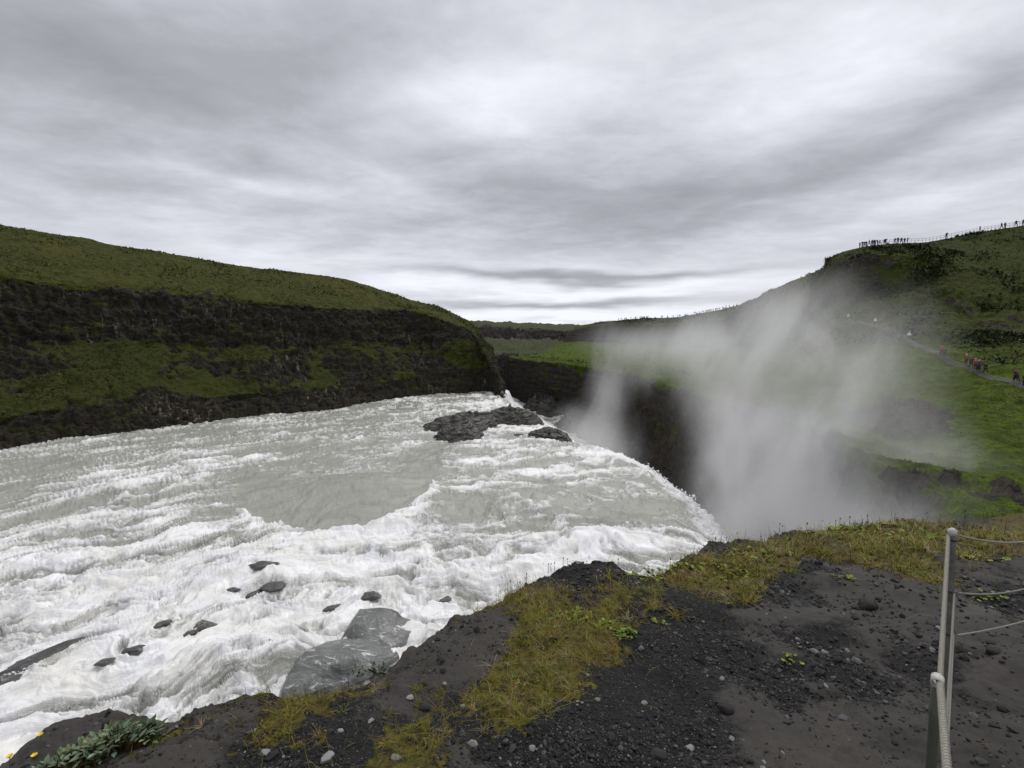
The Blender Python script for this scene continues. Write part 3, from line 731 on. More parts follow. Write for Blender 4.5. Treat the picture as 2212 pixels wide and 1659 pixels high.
# fast height lookup on the ledge: sample the polar grid
top = LVt[:, :35+nA]; rtop = RR[:, :35+nA]
def ledge_at(xx, yy):
    """z, moss, sand, distance to the edge at ground points (arrays)"""
    th_ = np.degrees(np.arctan2(xx, yy)); r_ = np.hypot(xx, yy)
    ti = np.clip(np.searchsorted(tha, th_), 1, len(tha)-1)
    ti = ti-((th_-tha[ti-1]) < (tha[ti]-th_))
    Rk = Re[ti]
    fr = (1/r0-1/np.maximum(r_, r0))/(1/r0-1/Rk)
    ri = np.clip((35+fr*(nA-1)).round().astype(int), 0, 34+nA)
    return top[ti, ri, 2], mo[ti, ri], sa[ti, ri], Rk-r_
def ledge_px(x, y):
    P_ = on_plane(x, y); 
    z, *_ = ledge_at(np.array([P_[0]]), np.array([P_[1]]))
    # refine along the ray
    d = ray(x, y)
    for _i in range(4):
        tt = (z[0]-EYE)/d[2]; P_ = d*tt
        z, *_ = ledge_at(np.array([P_[0]]), np.array([P_[1]]))
    return np.array([P_[0], P_[1], z[0]])

# ------------------------------------------------------------------ stones
ico = bmesh.new(); bmesh.ops.create_icosphere(ico, subdivisions=1, radius=1)
IV = np.array([v.co[:] for v in ico.verts]); IF = np.array([[v.index for v in f.verts] for f in ico.faces]); ico.free()
ico = bmesh.new(); bmesh.ops.create_icosphere(ico, subdivisions=3, radius=1)
IV3 = np.array([v.co[:] for v in ico.verts]); IF3 = np.array([[v.index for v in f.verts] for f in ico.faces]); ico.free()
def rand_ledge(n, rmin=1.5, rmax=9, power=1.0, thlim=(-53, 53)):
    u = rng.random(n); th_ = np.radians(rng.uniform(*thlim, n))
    r_ = rmin*(rmax/rmin)**(u**power)
    return r_*np.sin(th_), r_*np.cos(th_)
xx, yy = rand_ledge(120000)
zz, mm, ss_, de = ledge_at(xx, yy)
cl_ = fbm(xx*1.6, yy*1.6, None, 3, 140)
keep = (de > .02) & (rng.random(len(xx)) < np.clip((1-mm*.93)*(1-ss_*.80)*(.30+cl_*1.5), .012, 1))
xx, yy, zz = xx[keep], yy[keep], zz[keep]; n = len(xx)
dd_ = np.hypot(xx, yy)
sz = np.exp(rng.normal(math.log(.0042), .50, n))*np.clip(dd_/2.4, .8, 2.4)
sz = np.where(rng.random(n) < .010, sz*2.3, sz); sz = np.clip(sz, .002, .024)
sc3 = sz[:, None]*rng.uniform(.7, 1.35, (n, 3)); sc3[:, 2] *= .7
rotz = rng.uniform(0, 6.28, n)
VV = IV[None]*(1+rng.normal(0, .16, (n, len(IV), 1)))*sc3[:, None]
tl = rng.normal(0, .3, (n, 1)); VV[..., 2] += VV[..., 0]*tl
cx4 = VV[..., 0]*np.cos(rotz)[:, None]-VV[..., 1]*np.sin(rotz)[:, None]; cy4 = VV[..., 0]*np.sin(rotz)[:, None]+VV[..., 1]*np.cos(rotz)[:, None]
VV = np.stack([cx4+xx[:, None], cy4+yy[:, None], VV[..., 2]+zz[:, None]+sz[:, None]*.28], -1)
FF_ = (IF[None]+np.arange(n)[:, None, None]*len(IV)).reshape(-1, 3)
tone = rng.random(n); base = np.where(tone[:, None] < .72, rng.uniform(.012, .036, (n, 1)), np.where(tone[:, None] < .955, rng.uniform(.045, .10, (n, 1)), rng.uniform(.12, .26, (n, 1))))
colr = base*np.array([1.0, .985, .95])*(1+rng.normal(0, .03, (n, 3)))
def vc_bld(rough, k=.3, scl=60, bumpd=.002):
    def f(t):
        c_ = t.attr('col', 'Color'); nn = t.noise(t.pos(), scl, 4, .6)
        return {'Base Color': t.mix(t.step(.3, .75, nn)*k, c_, t.vmath('SCALE', c_, .45)), 'Roughness': rough, 'Specular IOR Level': .3, 'Normal': t.bump(nn, .5, bumpd)}
    return f
M_STONE = material('loose_stone', vc_bld(.8))
tag(mesh_obj('gravel', VV.reshape(-1, 3), FF_, M_STONE, smooth=False, attrs={'col': np.repeat(colr, len(IV), 0)}), 'loose dark and pale gravel strewn over the black ledge in front', 'gravel', kind='stuff')

# single stones one can point at
stone_list = [(918,1530,.030,.035,'round dark stone'),(945,1585,.026,.032,'dark stone'),(885,1509,.018,.28,'pale whitish stone'),(1425,1633,.030,.03,'large dark half-buried stone'),(1490,1618,.018,.26,'pale grey angular stone'),
 (1150,1618,.014,.22,'light grey stone'),(855,1640,.018,.2,'grey stone'),(1392,1520,.015,.2,'pale stone'),(1290,1512,.015,.18,'flat grey stone'),(1570,1533,.030,.022,'black lump'),(1690,1352,.016,.03,'black stone'),(1560,1467,.014,.2,'pale stone'),
 (1875,1310,.05,.03,'dark slab of rock'),(705,1640,.022,.28,'white pebble'),(575,1627,.018,.25,'small whitish stone'),(1385,1402,.020,.12,'pale grey pebble'),(1760,1410,.024,.14,'grey stone'),(1850,1430,.026,.12,'grey flat stone'),(2025,1432,.02,.03,'black stone'),
 (2145,1410,.04,.028,'broad black rock'),(1640,1268,.022,.03,'dark stone'),(1000,1525,.012,.2,'pale pebble'),(800,1560,.014,.25,'whitish pebble'),(2105,1550,.02,.1,'grey stone'),(1700,1550,.012,.12,'small grey stone'),(952,1430,.016,.14,'grey pebble'),
 (1270,1460,.012,.3,'white pebble'),(640,1500,.02,.14,'grey pebble'),(960,1478,.012,.22,'pale pebble'),(735,1580,.012,.3,'small white stone')]
where = ['beside the moss left of the grassy strip','at the foot of the yellow moss','lying on bare soil','near the bottom edge of the picture','among black gravel','on the dark gravel','beside a cushion of moss','on the gravel slope','near the sandy patch','on smooth brown sand']
def near_words(x, y):
    col_ = 'far left' if x < 560 else 'left of centre' if x < 900 else 'in the middle' if x < 1300 else 'right of centre' if x < 1750 else 'on the right'
    row_ = 'by the bottom edge' if y > 1590 else 'in the lower part' if y > 1480 else 'half way up' if y > 1350 else 'near the grassy rim'
    return col_, row_
used_labels = {}
def uniq(l):
    used_labels[l] = used_labels.get(l, 0)+1
    return l
def grnd_word(m_, s_): return 'in the moss' if m_ > .5 else 'on smooth brown sand' if s_ > .5 else 'in black gravel'
def make_stone(P_, r, tone, seed, nm='stone', flat=.65, stretch=1.25, sub=IV3, faces=IF3, mat=None, rough=.35, strat=0.0, name_rot=None, cutoff=None):
    V_ = sub.copy(); rs = np.random.default_rng(seed)
    o_ = rs.uniform(-50, 50, 3)
    q = V_*1.1+o_
    V_ = V_*(1+rough*fbm(q[:, 0], q[:, 1], q[:, 2], 3, 150)[:, None]*1.6)
    # facets
    for _ in range(7):
        d = rs.normal(size=3); d /= np.linalg.norm(d); k_ = rs.uniform(.62, .9)
        h_ = V_@d; V_ = V_-np.maximum(h_-k_, 0)[:, None]*d*.9
    V_ *= np.array([stretch, 1, flat])*r
    a = rs.uniform(0, 3.14) if name_rot is None else name_rot
    V_ = np.c_[V_[:, 0]*math.cos(a)-V_[:, 1]*math.sin(a), V_[:, 0]*math.sin(a)+V_[:, 1]*math.cos(a), V_[:, 2]]
    col_ = np.tile(np.array([1, .98, .95])*tone, (len(V_), 1))
    o = mesh_obj(nm, V_, faces, mat or M_STONE, attrs={'col': col_})
    o.location = P_
    return o
for i, (x, y, r, tone_, lab) in enumerate(stone_list):
    P_ = ledge_px(x, y); _, m_, s_, _ = ledge_at(P_[:1], P_[1:2])
    r *= .9*max(1, P_[1]/2.3)
    o = make_stone(P_+[0, 0, r*.22], r, tone_, 500+i)
    cw, rw = near_words(x, y)
    tag(o, f'{lab} {grnd_word(m_[0], s_[0])}, {cw}, {rw}', 'stone', 'stones lying on the ledge')
# ------------------------------------------------------------------ blades of grass
def blades(P, h, wdt, lean, col0, col1, nseg=3, droop=.6, seed=0):
    """ribbons: P (n,3), h (n), returns V, F, col"""
    rs = np.random.default_rng(seed); n = len(P)
    a = rs.uniform(0, 6.283, n); face = a+rs.uniform(-.6, .6, n)+1.57
    lx, ly = np.cos(a), np.sin(a); fx, fy = np.cos(face), np.sin(face)
    ks = np.linspace(0, 1, nseg+1)
    V = np.empty((n, nseg+1, 2, 3)); C = np.empty((n, nseg+1, 2, 3))
    for k, q in enumerate(ks):
        out_ = lean*h*(q**1.7); up_ = h*(q-droop*lean*q*q*.5)
        w_ = wdt*(1-q**1.5)*.5+wdt*.06
        cx, cy_, cz = P[:, 0]+lx*out_, P[:, 1]+ly*out_, P[:, 2]+up_
        for s_, sg in enumerate((-1, 1)):
            V[:, k, s_] = np.stack([cx+fx*w_*sg, cy_+fy*w_*sg, cz], -1)
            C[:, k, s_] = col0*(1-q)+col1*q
    idx = np.arange(n*(nseg+1)*2).reshape(n, nseg+1, 2)
    F_ = np.stack([idx[:, :-1, 0], idx[:, :-1, 1], idx[:, 1:, 1], idx[:, 1:, 0]], -1).reshape(-1, 4)
    return V.reshape(-1, 3), F_, C.reshape(-1, 3)
def leaf_bld(t):
    c_ = t.attr('col', 'Color')
    return {'Base Color': c_, 'Roughness': .65, 'Specular IOR Level': .25}
M_BLADE = material('grass_blade', leaf_bld)
def palette(n, cols, wts, jit=.18, rs=rng):
    k = rs.choice(len(cols), n, p=np.array(wts)/sum(wts))
    return np.array(cols)[k]*(1+rs.normal(0, jit, (n, 1)))*(1+rs.normal(0, .05, (n, 3)))
# near grass on the ledge
xx, yy = rand_ledge(150000, 1.55, 8.5, .8)
zz, mm, ss_, de = ledge_at(xx, yy)
gs = np.array(toscreen(np.stack([xx, yy, zz], -1))).T
gd = nw([(1900,1160,1),(1800,1180,1),(1960,1210,1.1),(2050,1170,.8),(2180,1180,.6),(1700,1190,.8),(1560,1250,.9),(1480,1245,.8),(1640,1270,.6),(1420,1265,.7),(1350,1290,.7),(1200,1300,.9),(1150,1330,.9),(1250,1360,.8),(1200,1400,.9),(1320,1370,.8),
 (1220,1430,1),(1150,1470,1),(1100,1520,1),(1130,1550,1),(1040,1530,.8),(950,1520,.3),(890,1620,.45),(630,1530,1),(580,1590,1),(680,1500,.9),(500,1630,.7),(300,1600,.45),(430,1580,.35),(780,1465,.7),(820,1440,.5),
 (1450,1400,.02),(1500,1330,.05),(1550,1410,.12),(1600,1500,0),(1800,1400,0),(1300,1500,.05),(1000,1400,.12),(800,1520,.05),(1300,1600,0),(1900,1600,0),(2100,1400,0),(2100,1290,.3),(1290,1225,.08),(200,1570,.02),(750,1600,.1)], gs[:, 0], gs[:, 1], 32, .85)
clump = fbm(xx*5, yy*5, None, 3, 160)
keep = (de > 0.0) & (rng.random(len(xx)) < np.clip((mm*.9+.02)*gd*(.5+clump*1.6), 0, 1))
xx, yy, zz = xx[keep], yy[keep], zz[keep]; n = len(xx)
dd_ = np.hypot(xx, yy)
hh = np.exp(rng.normal(math.log(.047), .42, n))*np.clip(dd_/2.6, .8, 1.9)
cols = palette(n, [(.22, .16, .025), (.20, .175, .014), (.12, .14, .012), (.26, .21, .08), (.15, .07, .028), (.38, .33, .19)], [2.6, 3.8, 3, 1.1, .7, .4])
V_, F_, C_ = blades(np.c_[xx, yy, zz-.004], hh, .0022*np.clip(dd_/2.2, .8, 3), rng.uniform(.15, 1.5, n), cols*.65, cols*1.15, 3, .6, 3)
tx, ty = rand_ledge(9000, 1.6, 8.3, .8); tz_, tm_, _, td_ = ledge_at(tx, ty)
tg_ = np.array(toscreen(np.stack([tx, ty, tz_], -1))).T
kp = np.flatnonzero((tm_ > .45) & (td_ > .03) & (rng.random(9000) < .42)); tx, ty, tz_ = tx[kp], ty[kp], tz_[kp]
nb_ = 20; m_ = len(tx)*nb_; td2 = np.repeat(np.hypot(tx, ty), nb_)
tp_ = np.c_[np.repeat(tx, nb_), np.repeat(ty, nb_), np.repeat(tz_, nb_)]+np.c_[rng.normal(0, .009, (m_, 2)), np.full(m_, -.004)]*np.clip(td2/2.5, .7, 2)[:, None]
tc_ = np.repeat(palette(len(tx), [(.27, .20, .05), (.24, .21, .02), (.16, .18, .015), (.36, .29, .15), (.20, .10, .04)], [2, 3, 2.6, .8, .6]), nb_, 0)*(1+rng.normal(0, .14, (m_, 1)))
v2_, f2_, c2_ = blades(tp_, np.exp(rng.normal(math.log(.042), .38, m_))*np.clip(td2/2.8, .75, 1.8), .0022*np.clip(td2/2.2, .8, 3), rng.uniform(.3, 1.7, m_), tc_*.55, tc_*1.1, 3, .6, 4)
F_ = np.r_[F_, f2_+len(V_)]; V_ = np.r_[V_, v2_]; C_ = np.r_[C_, c2_]
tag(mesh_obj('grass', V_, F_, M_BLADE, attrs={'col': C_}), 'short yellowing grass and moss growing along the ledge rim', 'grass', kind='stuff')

# thin seed stalks standing on the rim
rimx = list(rng.uniform(1380, 2212, 60))+list(rng.uniform(1000, 1380, 16))+list(rng.uniform(580, 900, 22))+list(rng.uniform(1120, 1260, 8))
Ps = []; Hs = []
for x in rimx:
    y = np.interp(x, [p_[0] for p_ in edge_px], [p_[1] for p_ in edge_px])+rng.uniform(3, 16)
    P_ = ledge_px(x, y); Ps.append(P_-[0, 0, .01]); Hs.append(rng.uniform(.05, .13)*max(.6, P_[1]/4.5))
Ps = np.array(Ps); Hs = np.array(Hs); n = len(Ps)
cols = palette(n, [(.14, .12, .05), (.09, .06, .03), (.10, .11, .04)], [1, 1, 1])
V_, F_, C_ = blades(Ps, Hs, .0030*np.clip(Ps[:, 1]/3, .6, 2), rng.uniform(.02, .35, n), cols*.7, cols, 3, .2, 5)
V2, F2, C2 = blades(Ps+np.c_[np.zeros(n), np.zeros(n), Hs*.8], Hs*.22, .008*np.clip(Ps[:, 1]/3, .6, 2), rng.uniform(.02, .4, n), cols, cols, 2, .2, 5)
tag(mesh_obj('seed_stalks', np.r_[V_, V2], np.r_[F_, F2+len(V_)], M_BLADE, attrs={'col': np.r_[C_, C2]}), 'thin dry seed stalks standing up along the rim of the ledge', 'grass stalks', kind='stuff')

# ------------------------------------------------------------------ tufts on the distant slopes
def slope_tufts(name, Vg, g, n, hmin, hmax, cols, wts, label, yscale, seed, gmin=.6, ymax=400):
    rs = np.random.default_rng(seed)
    a, b = Vg[:-1, :-1], Vg[1:, 1:]
    P = Vg.reshape(-1, 3); gg = g.reshape(-1)
    sx, sy = toscreen(P)
    ok = np.flatnonzero((gg > gmin) & (P[:, 1] > 10) & (P[:, 1] < ymax) & (sx > -100) & (sx < 2320) & (sy > 400) & (sy < 1300))
    k = rs.choice(ok, n); P = P[k]+rs.normal(0, .15, (n, 3))*[1, 1, 0]
    d = P[:, 1]
    cl2 = fbm(P[:, 0]*.12, P[:, 1]*.12, P[:, 2]*.12, 3, 170)
    kk_ = rs.random(n) < np.clip(.5+cl2*1.4, .05, 1); P = P[kk_]; d = d[kk_]; cl2 = cl2[kk_]; n = len(P)
    h = rs.uniform(hmin, hmax, n)*np.clip(d/yscale, .5, 2.5)*(1+cl2*.8)
    V = []; Fs = []; C = []; off = 0
    for r_ in range(3):
        c0 = palette(n, cols, wts, .22, rs)
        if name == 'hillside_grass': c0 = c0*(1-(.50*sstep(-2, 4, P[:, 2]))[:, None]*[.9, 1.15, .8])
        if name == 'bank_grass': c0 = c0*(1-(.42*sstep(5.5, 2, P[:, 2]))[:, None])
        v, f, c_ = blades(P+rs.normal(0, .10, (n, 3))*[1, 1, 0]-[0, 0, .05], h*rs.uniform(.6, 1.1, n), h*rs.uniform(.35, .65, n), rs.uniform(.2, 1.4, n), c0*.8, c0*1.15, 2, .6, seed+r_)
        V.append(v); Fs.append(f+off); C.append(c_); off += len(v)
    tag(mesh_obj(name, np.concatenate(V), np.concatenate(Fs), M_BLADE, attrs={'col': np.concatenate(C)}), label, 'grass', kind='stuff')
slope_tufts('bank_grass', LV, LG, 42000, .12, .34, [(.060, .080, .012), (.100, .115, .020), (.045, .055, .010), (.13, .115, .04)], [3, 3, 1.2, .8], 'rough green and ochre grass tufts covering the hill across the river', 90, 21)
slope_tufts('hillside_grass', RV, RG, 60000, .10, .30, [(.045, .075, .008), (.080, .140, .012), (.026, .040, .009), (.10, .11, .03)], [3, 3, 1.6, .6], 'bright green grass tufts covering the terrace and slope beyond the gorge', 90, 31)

slope_tufts('hillside_shrubs', RV, np.where((RV[..., 2] > -2) & (fbm(RV[..., 0]*.07, RV[..., 1]*.07, RV[..., 2]*.10, 4, 171)+rng.normal(0, .10, RV.shape[:2]) > .10) & (RV[..., 0] > 70), RG, 0), 26000, .25, .60, [(.024, .038, .007), (.036, .054, .010), (.044, .042, .014)], [3, 2, 1], 'dark low shrubs in patches over the steep slope below the railing', 90, 33, gmin=.4)
# ------------------------------------------------------------------ leafy plants
def leaf_mesh(kind):
    """one leaf as (V, F) lying in +X from the origin, unit length"""
    if kind == 'round':                               # lobed fan with a cut at the stalk
        m = 13; V = [(0.05, 0, 0)]
        for i in range(m):
            a = R(-150+300*i/(m-1)); r = .5*(1+.13*math.cos(a*7)); V.append((.5+r*math.cos(a), r*math.sin(a), .10*abs(math.sin(a*3.5))+.10*r))
        F = [(0, i, i+1) for i in range(1, m)]
    else:
        V = [(0, 0, 0), (.3, -.20, .06), (.3, 0, 0), (.3, .20, .06), (.65, -.19, .04), (.65, 0, -.02), (.65, .19, .04), (1, 0, -.06)]
        F = [(0, 1, 2), (0, 2, 3), (1, 4, 5), (1, 5, 2), (2, 5, 6), (2, 6, 3), (4, 7, 5), (5, 7, 6)]
    return np.array(V), np.array(F)
def leafy(nm, P0, rad, n, size, kind, cols, wts, seed, hgt=.03, mat=M_BLADE, conf=True, up=.35):
    rs = np.random.default_rng(seed); LVv, LFf = leaf_mesh(kind); m = len(LVv)
    Vs, Fs, Cs = [], [], []; SV, SF, SC = [], [], []
    pal = palette(n, cols, wts, .15, rs)
    for i in range(n):
        a = rs.uniform(0, 6.283); rr = rad*math.sqrt(rs.random())
        dx_, dy_ = rr*math.cos(a)*1.5, rr*math.sin(a)
        z0 = ledge_at(np.array([P0[0]+dx_]), np.array([P0[1]+dy_]))[0][0]-P0[2] if conf else 0
        hz = hgt*rs.uniform(.5, 1.2)*(1-.5*(rr/rad)**2)
        yaw = rs.uniform(0, 6.283) if kind == 'round' else a+rs.normal(0, .8); pitch = rs.uniform(-.1, .5) if kind == 'round' else rs.uniform(.1, 1.2)*(1 if up > .2 else .5); roll = rs.normal(0, .3)
        M_ = Matrix.Rotation(yaw, 3, 'Z') @ Matrix.Rotation(-pitch, 3, 'Y') @ Matrix.Rotation(roll, 3, 'X')
        s_ = size*rs.uniform(.6, 1.25)
        v = (LVv*s_)@np.array(M_).T+[dx_, dy_, z0+hz]
        Vs.append(v); Fs.append(LFf+i*m); Cs.append(np.tile(pal[i], (m, 1))*(.85+.3*LVv[:, :1]))
        tip = v[0]; w_ = np.array([size*.05, 0, 0])
        if not SV: SV.append(np.array([0, 0, -.012]))
        k_ = len(SV); SV += [np.array([dx_*.8, dy_*.8, z0*.9+.001]), tip+w_, tip-w_]; SF += [[0, k_, k_+1], [k_, k_+1, k_+2]]
    root = empty(nm, P0)
    mesh_obj('leaves', np.concatenate(Vs), np.concatenate(Fs), mat, root, smooth=True, attrs={'col': np.concatenate(Cs)})
    mesh_obj('stems', np.array(SV), np.array(SF), mat, root, attrs={'col': np.tile([.08, .06, .02], (len(SV), 1))})
    return root
YG = [(.15, .21, .016), (.21, .26, .022), (.09, .15, .016)]
for i, (x, y, rad, n, sz, lab) in enumerate([
    (1228, 1335, .16, 70, .026, 'bright yellow-green round-leaved plant on the widest patch of moss'),
    (1310, 1350, .07, 26, .024, 'small yellow-green leafy plant just right of the widest moss patch'),
    (1350, 1372, .09, 40, .026, 'yellow-green leafy plant at the edge of moss and black gravel'),
    (1420, 1345, .05, 14, .022, 'sparse lime-green leafy sprig on black gravel above the centre'),
    (1420, 1248, .20, 70, .028, 'low yellow-green leafy plant where the rim dips'),
    (1570, 1232, .22, 70, .028, 'yellow-green leafy patch on the mossy rise below the waterfall edge'),
    (1640, 1200, .20, 46, .028, 'leafy yellow-green plant on the rim beside the mist'),
    (1870, 1140, .26, 80, .030, 'lime-coloured leafy plant on top of the right-hand grassy rim'),
    (1800, 1152, .22, 54, .030, 'yellow-green leafy patch on the rim left of the lime-coloured one'),
    (1975, 1165, .24, 60, .030, 'yellow-green leafy patch on the grassy rim left of the rope post'),
    (2120, 1210, .13, 26, .030, 'yellow-green leafy plant on gravel behind the rope post'),
    (2130, 1292, .11, 24, .030, 'small leafy plant behind the post under the top rope'),
    (1820, 1250, .07, 14, .026, 'tiny leafy sprig on bare brown sand below the grassy rim'),
    (1705, 1432, .06, 16, .022, 'isolated tiny green sprig on black gravel at the right'),
    (1135, 1470, .07, 26, .034, 'long-leaved pale green rosette in the dry grass'),
    (815, 1452, .07, 40, .030, 'grey-green leafy plant overhanging the rim above the white water'),
    (770, 1458, .05, 22, .026, 'small grey-green plant on the rim left of the overhanging one')]):
    P_ = ledge_px(x, y); f_ = max(.7, P_[1]/3.6)
    cc = YG if x > 900 else [(.07, .105, .055), (.10, .14, .075)]
    if 'rosette' in lab: cc = [(.12, .17, .04), (.16, .21, .06)]
    o = leafy('leafy_plant', P_, rad*f_*.9, n, sz*max(.8, P_[1]/3.6), 'round' if x > 1180 else 'long', cc, [1]*len(cc), 300+i, .028*f_)
    tag(o, lab, 'plant', 'leafy plants on the ledge')
# willow shrub bottom left
GW = [(.12, .17, .10), (.17, .22, .135), (.08, .12, .06), (.17, .20, .08)]
for i, (x, y, rad, n, sz, h_, lab) in enumerate([(255, 1612, .085, 190, .030, .060, 'grey-green willow shrub at the bottom left, its leafiest clump'), (185, 1645, .07, 110, .028, .045, 'grey-green willow clump at the very bottom left edge'), (300, 1585, .06, 90, .026, .045, 'upper end of the grey-green willow growth on the left ledge'), (125, 1668, .05, 50, .028, .035, 'low grey-green willow sprig next to the yellow flowers')]):
    P_ = ledge_px(x, y)
    tag(leafy('willow_shrub', P_, rad, n, sz, 'long', GW, [2, 2, 2, .6], 340+i, h_), lab, 'shrub', 'willow growth at the bottom left')

# yellow flowers
M_YEL = plain('yellow_petal', (.85, .66, .02), .5, .15, 200); M_STEM = plain('green_stem', (.09, .12, .03), .6, .2, 100); M_EYE = plain('flower_centre', (.45, .33, .02), .7, .2, 300)
def flower(P_, hgt, size, lean, seed, lab):
    root = empty('yellow_flower', P_); rs = np.random.default_rng(seed)
    pts = [np.array([lean*hgt*q*q, 0, hgt*q]) for q in np.linspace(0, 1, 6)]
    V, F_ = [], []
    for k, p_ in enumerate(pts):
        for j in range(5):
            a = j*1.2566; V.append(p_+[.0010*math.cos(a), .0010*math.sin(a), 0])
    for k in range(5):
        for j in range(5): F_.append((k*5+j, k*5+(j+1) % 5, k*5+5+(j+1) % 5, k*5+5+j))
    mesh_obj('stem', V, F_, M_STEM, root)
    top_ = pts[-1]
    for j in range(5):
        a = j*1.2566+seed; V = []; F_ = []
        for u in range(5):
            for v in range(5):
                q = u/4; w_ = (v/4-.5)*size*(.35+1.1*math.sin(q*2.3)); rr = size*.72*q; zz_ = size*(.10+.75*q**1.3)+abs(v/4-.5)*size*.25
                V.append(top_+[rr*math.cos(a)-w_*math.sin(a)*.62, rr*math.sin(a)+w_*math.cos(a)*.62, zz_])
        for u in range(4):
            for v in range(4): F_.append((u*5+v, u*5+v+1, u*5+v+6, u*5+v+5))
        mesh_obj('petal', V, F_, M_YEL, root)
    V = IV3*size*.22+top_+[0, 0, size*.3]
    mesh_obj('flower_centre', V, IF3, M_EYE, root)
    return tag(root, lab, 'flower', 'yellow flowers at the bottom left')
for i, (x, y, yb, lab) in enumerate([(92, 1591, 1640, 'highest yellow flower at the bottom left, standing against the dark rim'), (24, 1638, 1690, 'yellow flower at the very bottom left corner'), (78, 1636, 1682, 'yellow flower between the corner one and the willow leaves')]):
    P_ = on_plane(x, yb); P_[2] = basez(P_[0], P_[1]); P_ = np.array([P_[0], P_[1], EYE-(A0+A1*P_[1])])
    top_ = atY(x, y, P_[1]); flower(P_, top_[2]-P_[2], .0115, rng.uniform(-.15, .15), i, lab)
# ------------------------------------------------------------------ rocks in the river
def rk_bld(t):
    p = t.pos(); x, y, z = t.xyz(p)
    n = t.noise(p, 1.6, 7, .7); lay = t.noise(t.comb(x*.35, y*.35, z*2.2+x*.15), 1.6, 6, .7)
    cr_ = t.voronoi(t.vmath('ADD', t.comb(x*.8, y*.8, z*2.4), t.vmath('SCALE', t.noise(p, 1, 3, color=True), .8)), .9, 'DISTANCE_TO_EDGE')
    c_ = t.mix(n, (.028, .025, .021), (.120, .108, .092))
    c_ = t.mix(t.step(.50, .75, lay)*.75, c_, (.22, .205, .185))
    c_ = t.mix(t.step(.13, 0, cr_)*.85, c_, (.012, .010, .009))
    nz = t.xyz(t.normal())[2]
    c_ = t.mix(t.step(.52, .68, t.noise(p, .25, 4, .6))*t.step(.2, .7, nz)*t.attr('moss')*.9, c_, (.05, .065, .014))
    return {'Base Color': c_, 'Roughness': .62, 'Normal': t.bump(n*.6+lay*.5+t.step(0, .14, cr_)*.5, .9, .22)}
M_ROCK = material('layered_basalt', rk_bld)
def rock_mound(name, outline, hts, zb, label, cat='rock', seed=0, mossv=0.0, mat=None, dens=.16, rr=1.0, kind=None):
    """outline: list of ground points (world XY), heights: max height; dome over the polygon, broken into ledges"""
    O = np.array(outline, float); c = O.mean(0)
    A = np.arctan2(O[:, 1]-c[1], O[:, 0]-c[0]); o_ = np.argsort(A); A = A[o_]; Rr = np.hypot(*(O[o_]-c).T)
    na, nb = 150, 60
    a = np.linspace(-math.pi, math.pi, na, endpoint=False)
    Rad = np.interp(a, np.r_[A-2*math.pi, A, A+2*math.pi], np.r_[Rr, Rr, Rr])
    q = np.linspace(0, 1.18, nb)
    AA, QQ = np.meshgrid(a, q, indexing='ij'); R_ = Rad[:, None]*QQ
    x = c[0]+R_*np.cos(AA); y = c[1]+R_*np.sin(AA)
    n1 = fbm(x*.22, y*.22, None, 5, seed); n2 = ridged(x*.5, y*.5, None, 4, seed+3); n3 = fbm(x*1.5, y*1.5, None, 3, seed+5)
    prof = np.clip(1-QQ**3.2, -.6, 1)
    h = hts*(prof*(.75+n1*.55)+ (n2-.55)*.35*np.clip(1.1-QQ, 0, 1))
    stepz = .42*rr
    hq = np.floor(h/stepz+n3*.5)*stepz; fr = (h/stepz+n3*.5)-np.floor(h/stepz+n3*.5)
    h = h*.35+(hq+sstep(.35, .95, fr)*stepz)*.65+n3*.18*rr
    sidep = fbm(np.cos(AA)*3, np.sin(AA)*3, h*1.3, 4, seed+9)*.5*rr
    x = x+np.cos(AA)*sidep; y = y+np.sin(AA)*sidep
    V = np.stack([x, y, zb+h], -1)
    idx = np.arange(na*nb).reshape(na, nb); nx_ = np.roll(idx, -1, 0)
    F_ = np.stack([idx[:, :-1], nx_[:, :-1], nx_[:, 1:], idx[:, 1:]], -1).reshape(-1, 4)[:, ::-1]
    o = mesh_obj(name, V.reshape(-1, 3), F_, mat or M_ROCK, attrs={'moss': np.full(V.reshape(-1, 3).shape[0], mossv)})
    return tag(o, label, cat, kind=kind)
def foot(pts, z=ZW): return [tuple(atZ(x, y, z)[:2]) for x, y in pts]
def scaled(near, back, z=ZW, depth=5):
    """outline from its near waterline plus a depth behind it"""
    f_ = [atZ(x, y, z)[:2] for x, y in near]
    return [tuple(p_) for p_ in f_]+[tuple(p_+np.array([0, d])) for p_, d in zip(f_[::-1], back)]
rock_mound('rock_island', scaled([(908, 928), (960, 934), (1020, 936), (1060, 925), (1090, 916)], [1, 4, 6, 5, 2.5]), 2.3, ZW+.05, 'broad dark layered rock island in mid-river, its largest left-hand mass', 'rock', 200)
rock_mound('rock_island', scaled([(1050, 920), (1090, 922), (1130, 920), (1172, 917)], [2, 5, 6, 5]), 2.5, ZW, 'green-tinged rock hump at the right end of the river island by the fall', 'rock', 215, 1.0)
rock_mound('rock_island', scaled([(938, 948), (975, 955), (1010, 955), (1046, 940)], [1.5, 3.5, 3.5, 2]), 1.7, ZW+.05, 'dark rounded rock in front of the large river island', 'rock', 230)
rock_mound('rock_island', scaled([(1140, 944), (1170, 948), (1205, 952), (1232, 955)], [1, 3, 3.5, .8]), 1.2, ZW+.1, 'low jagged dark rock at the brink right of the island', 'rock', 245)
rock_mound('rock', scaled([(1108, 942), (1120, 944), (1132, 943)], [.4, .8, .4]), .5, ZW-.05, 'tiny dark rock between the river island and the brink', 'rock', 250, rr=.5)
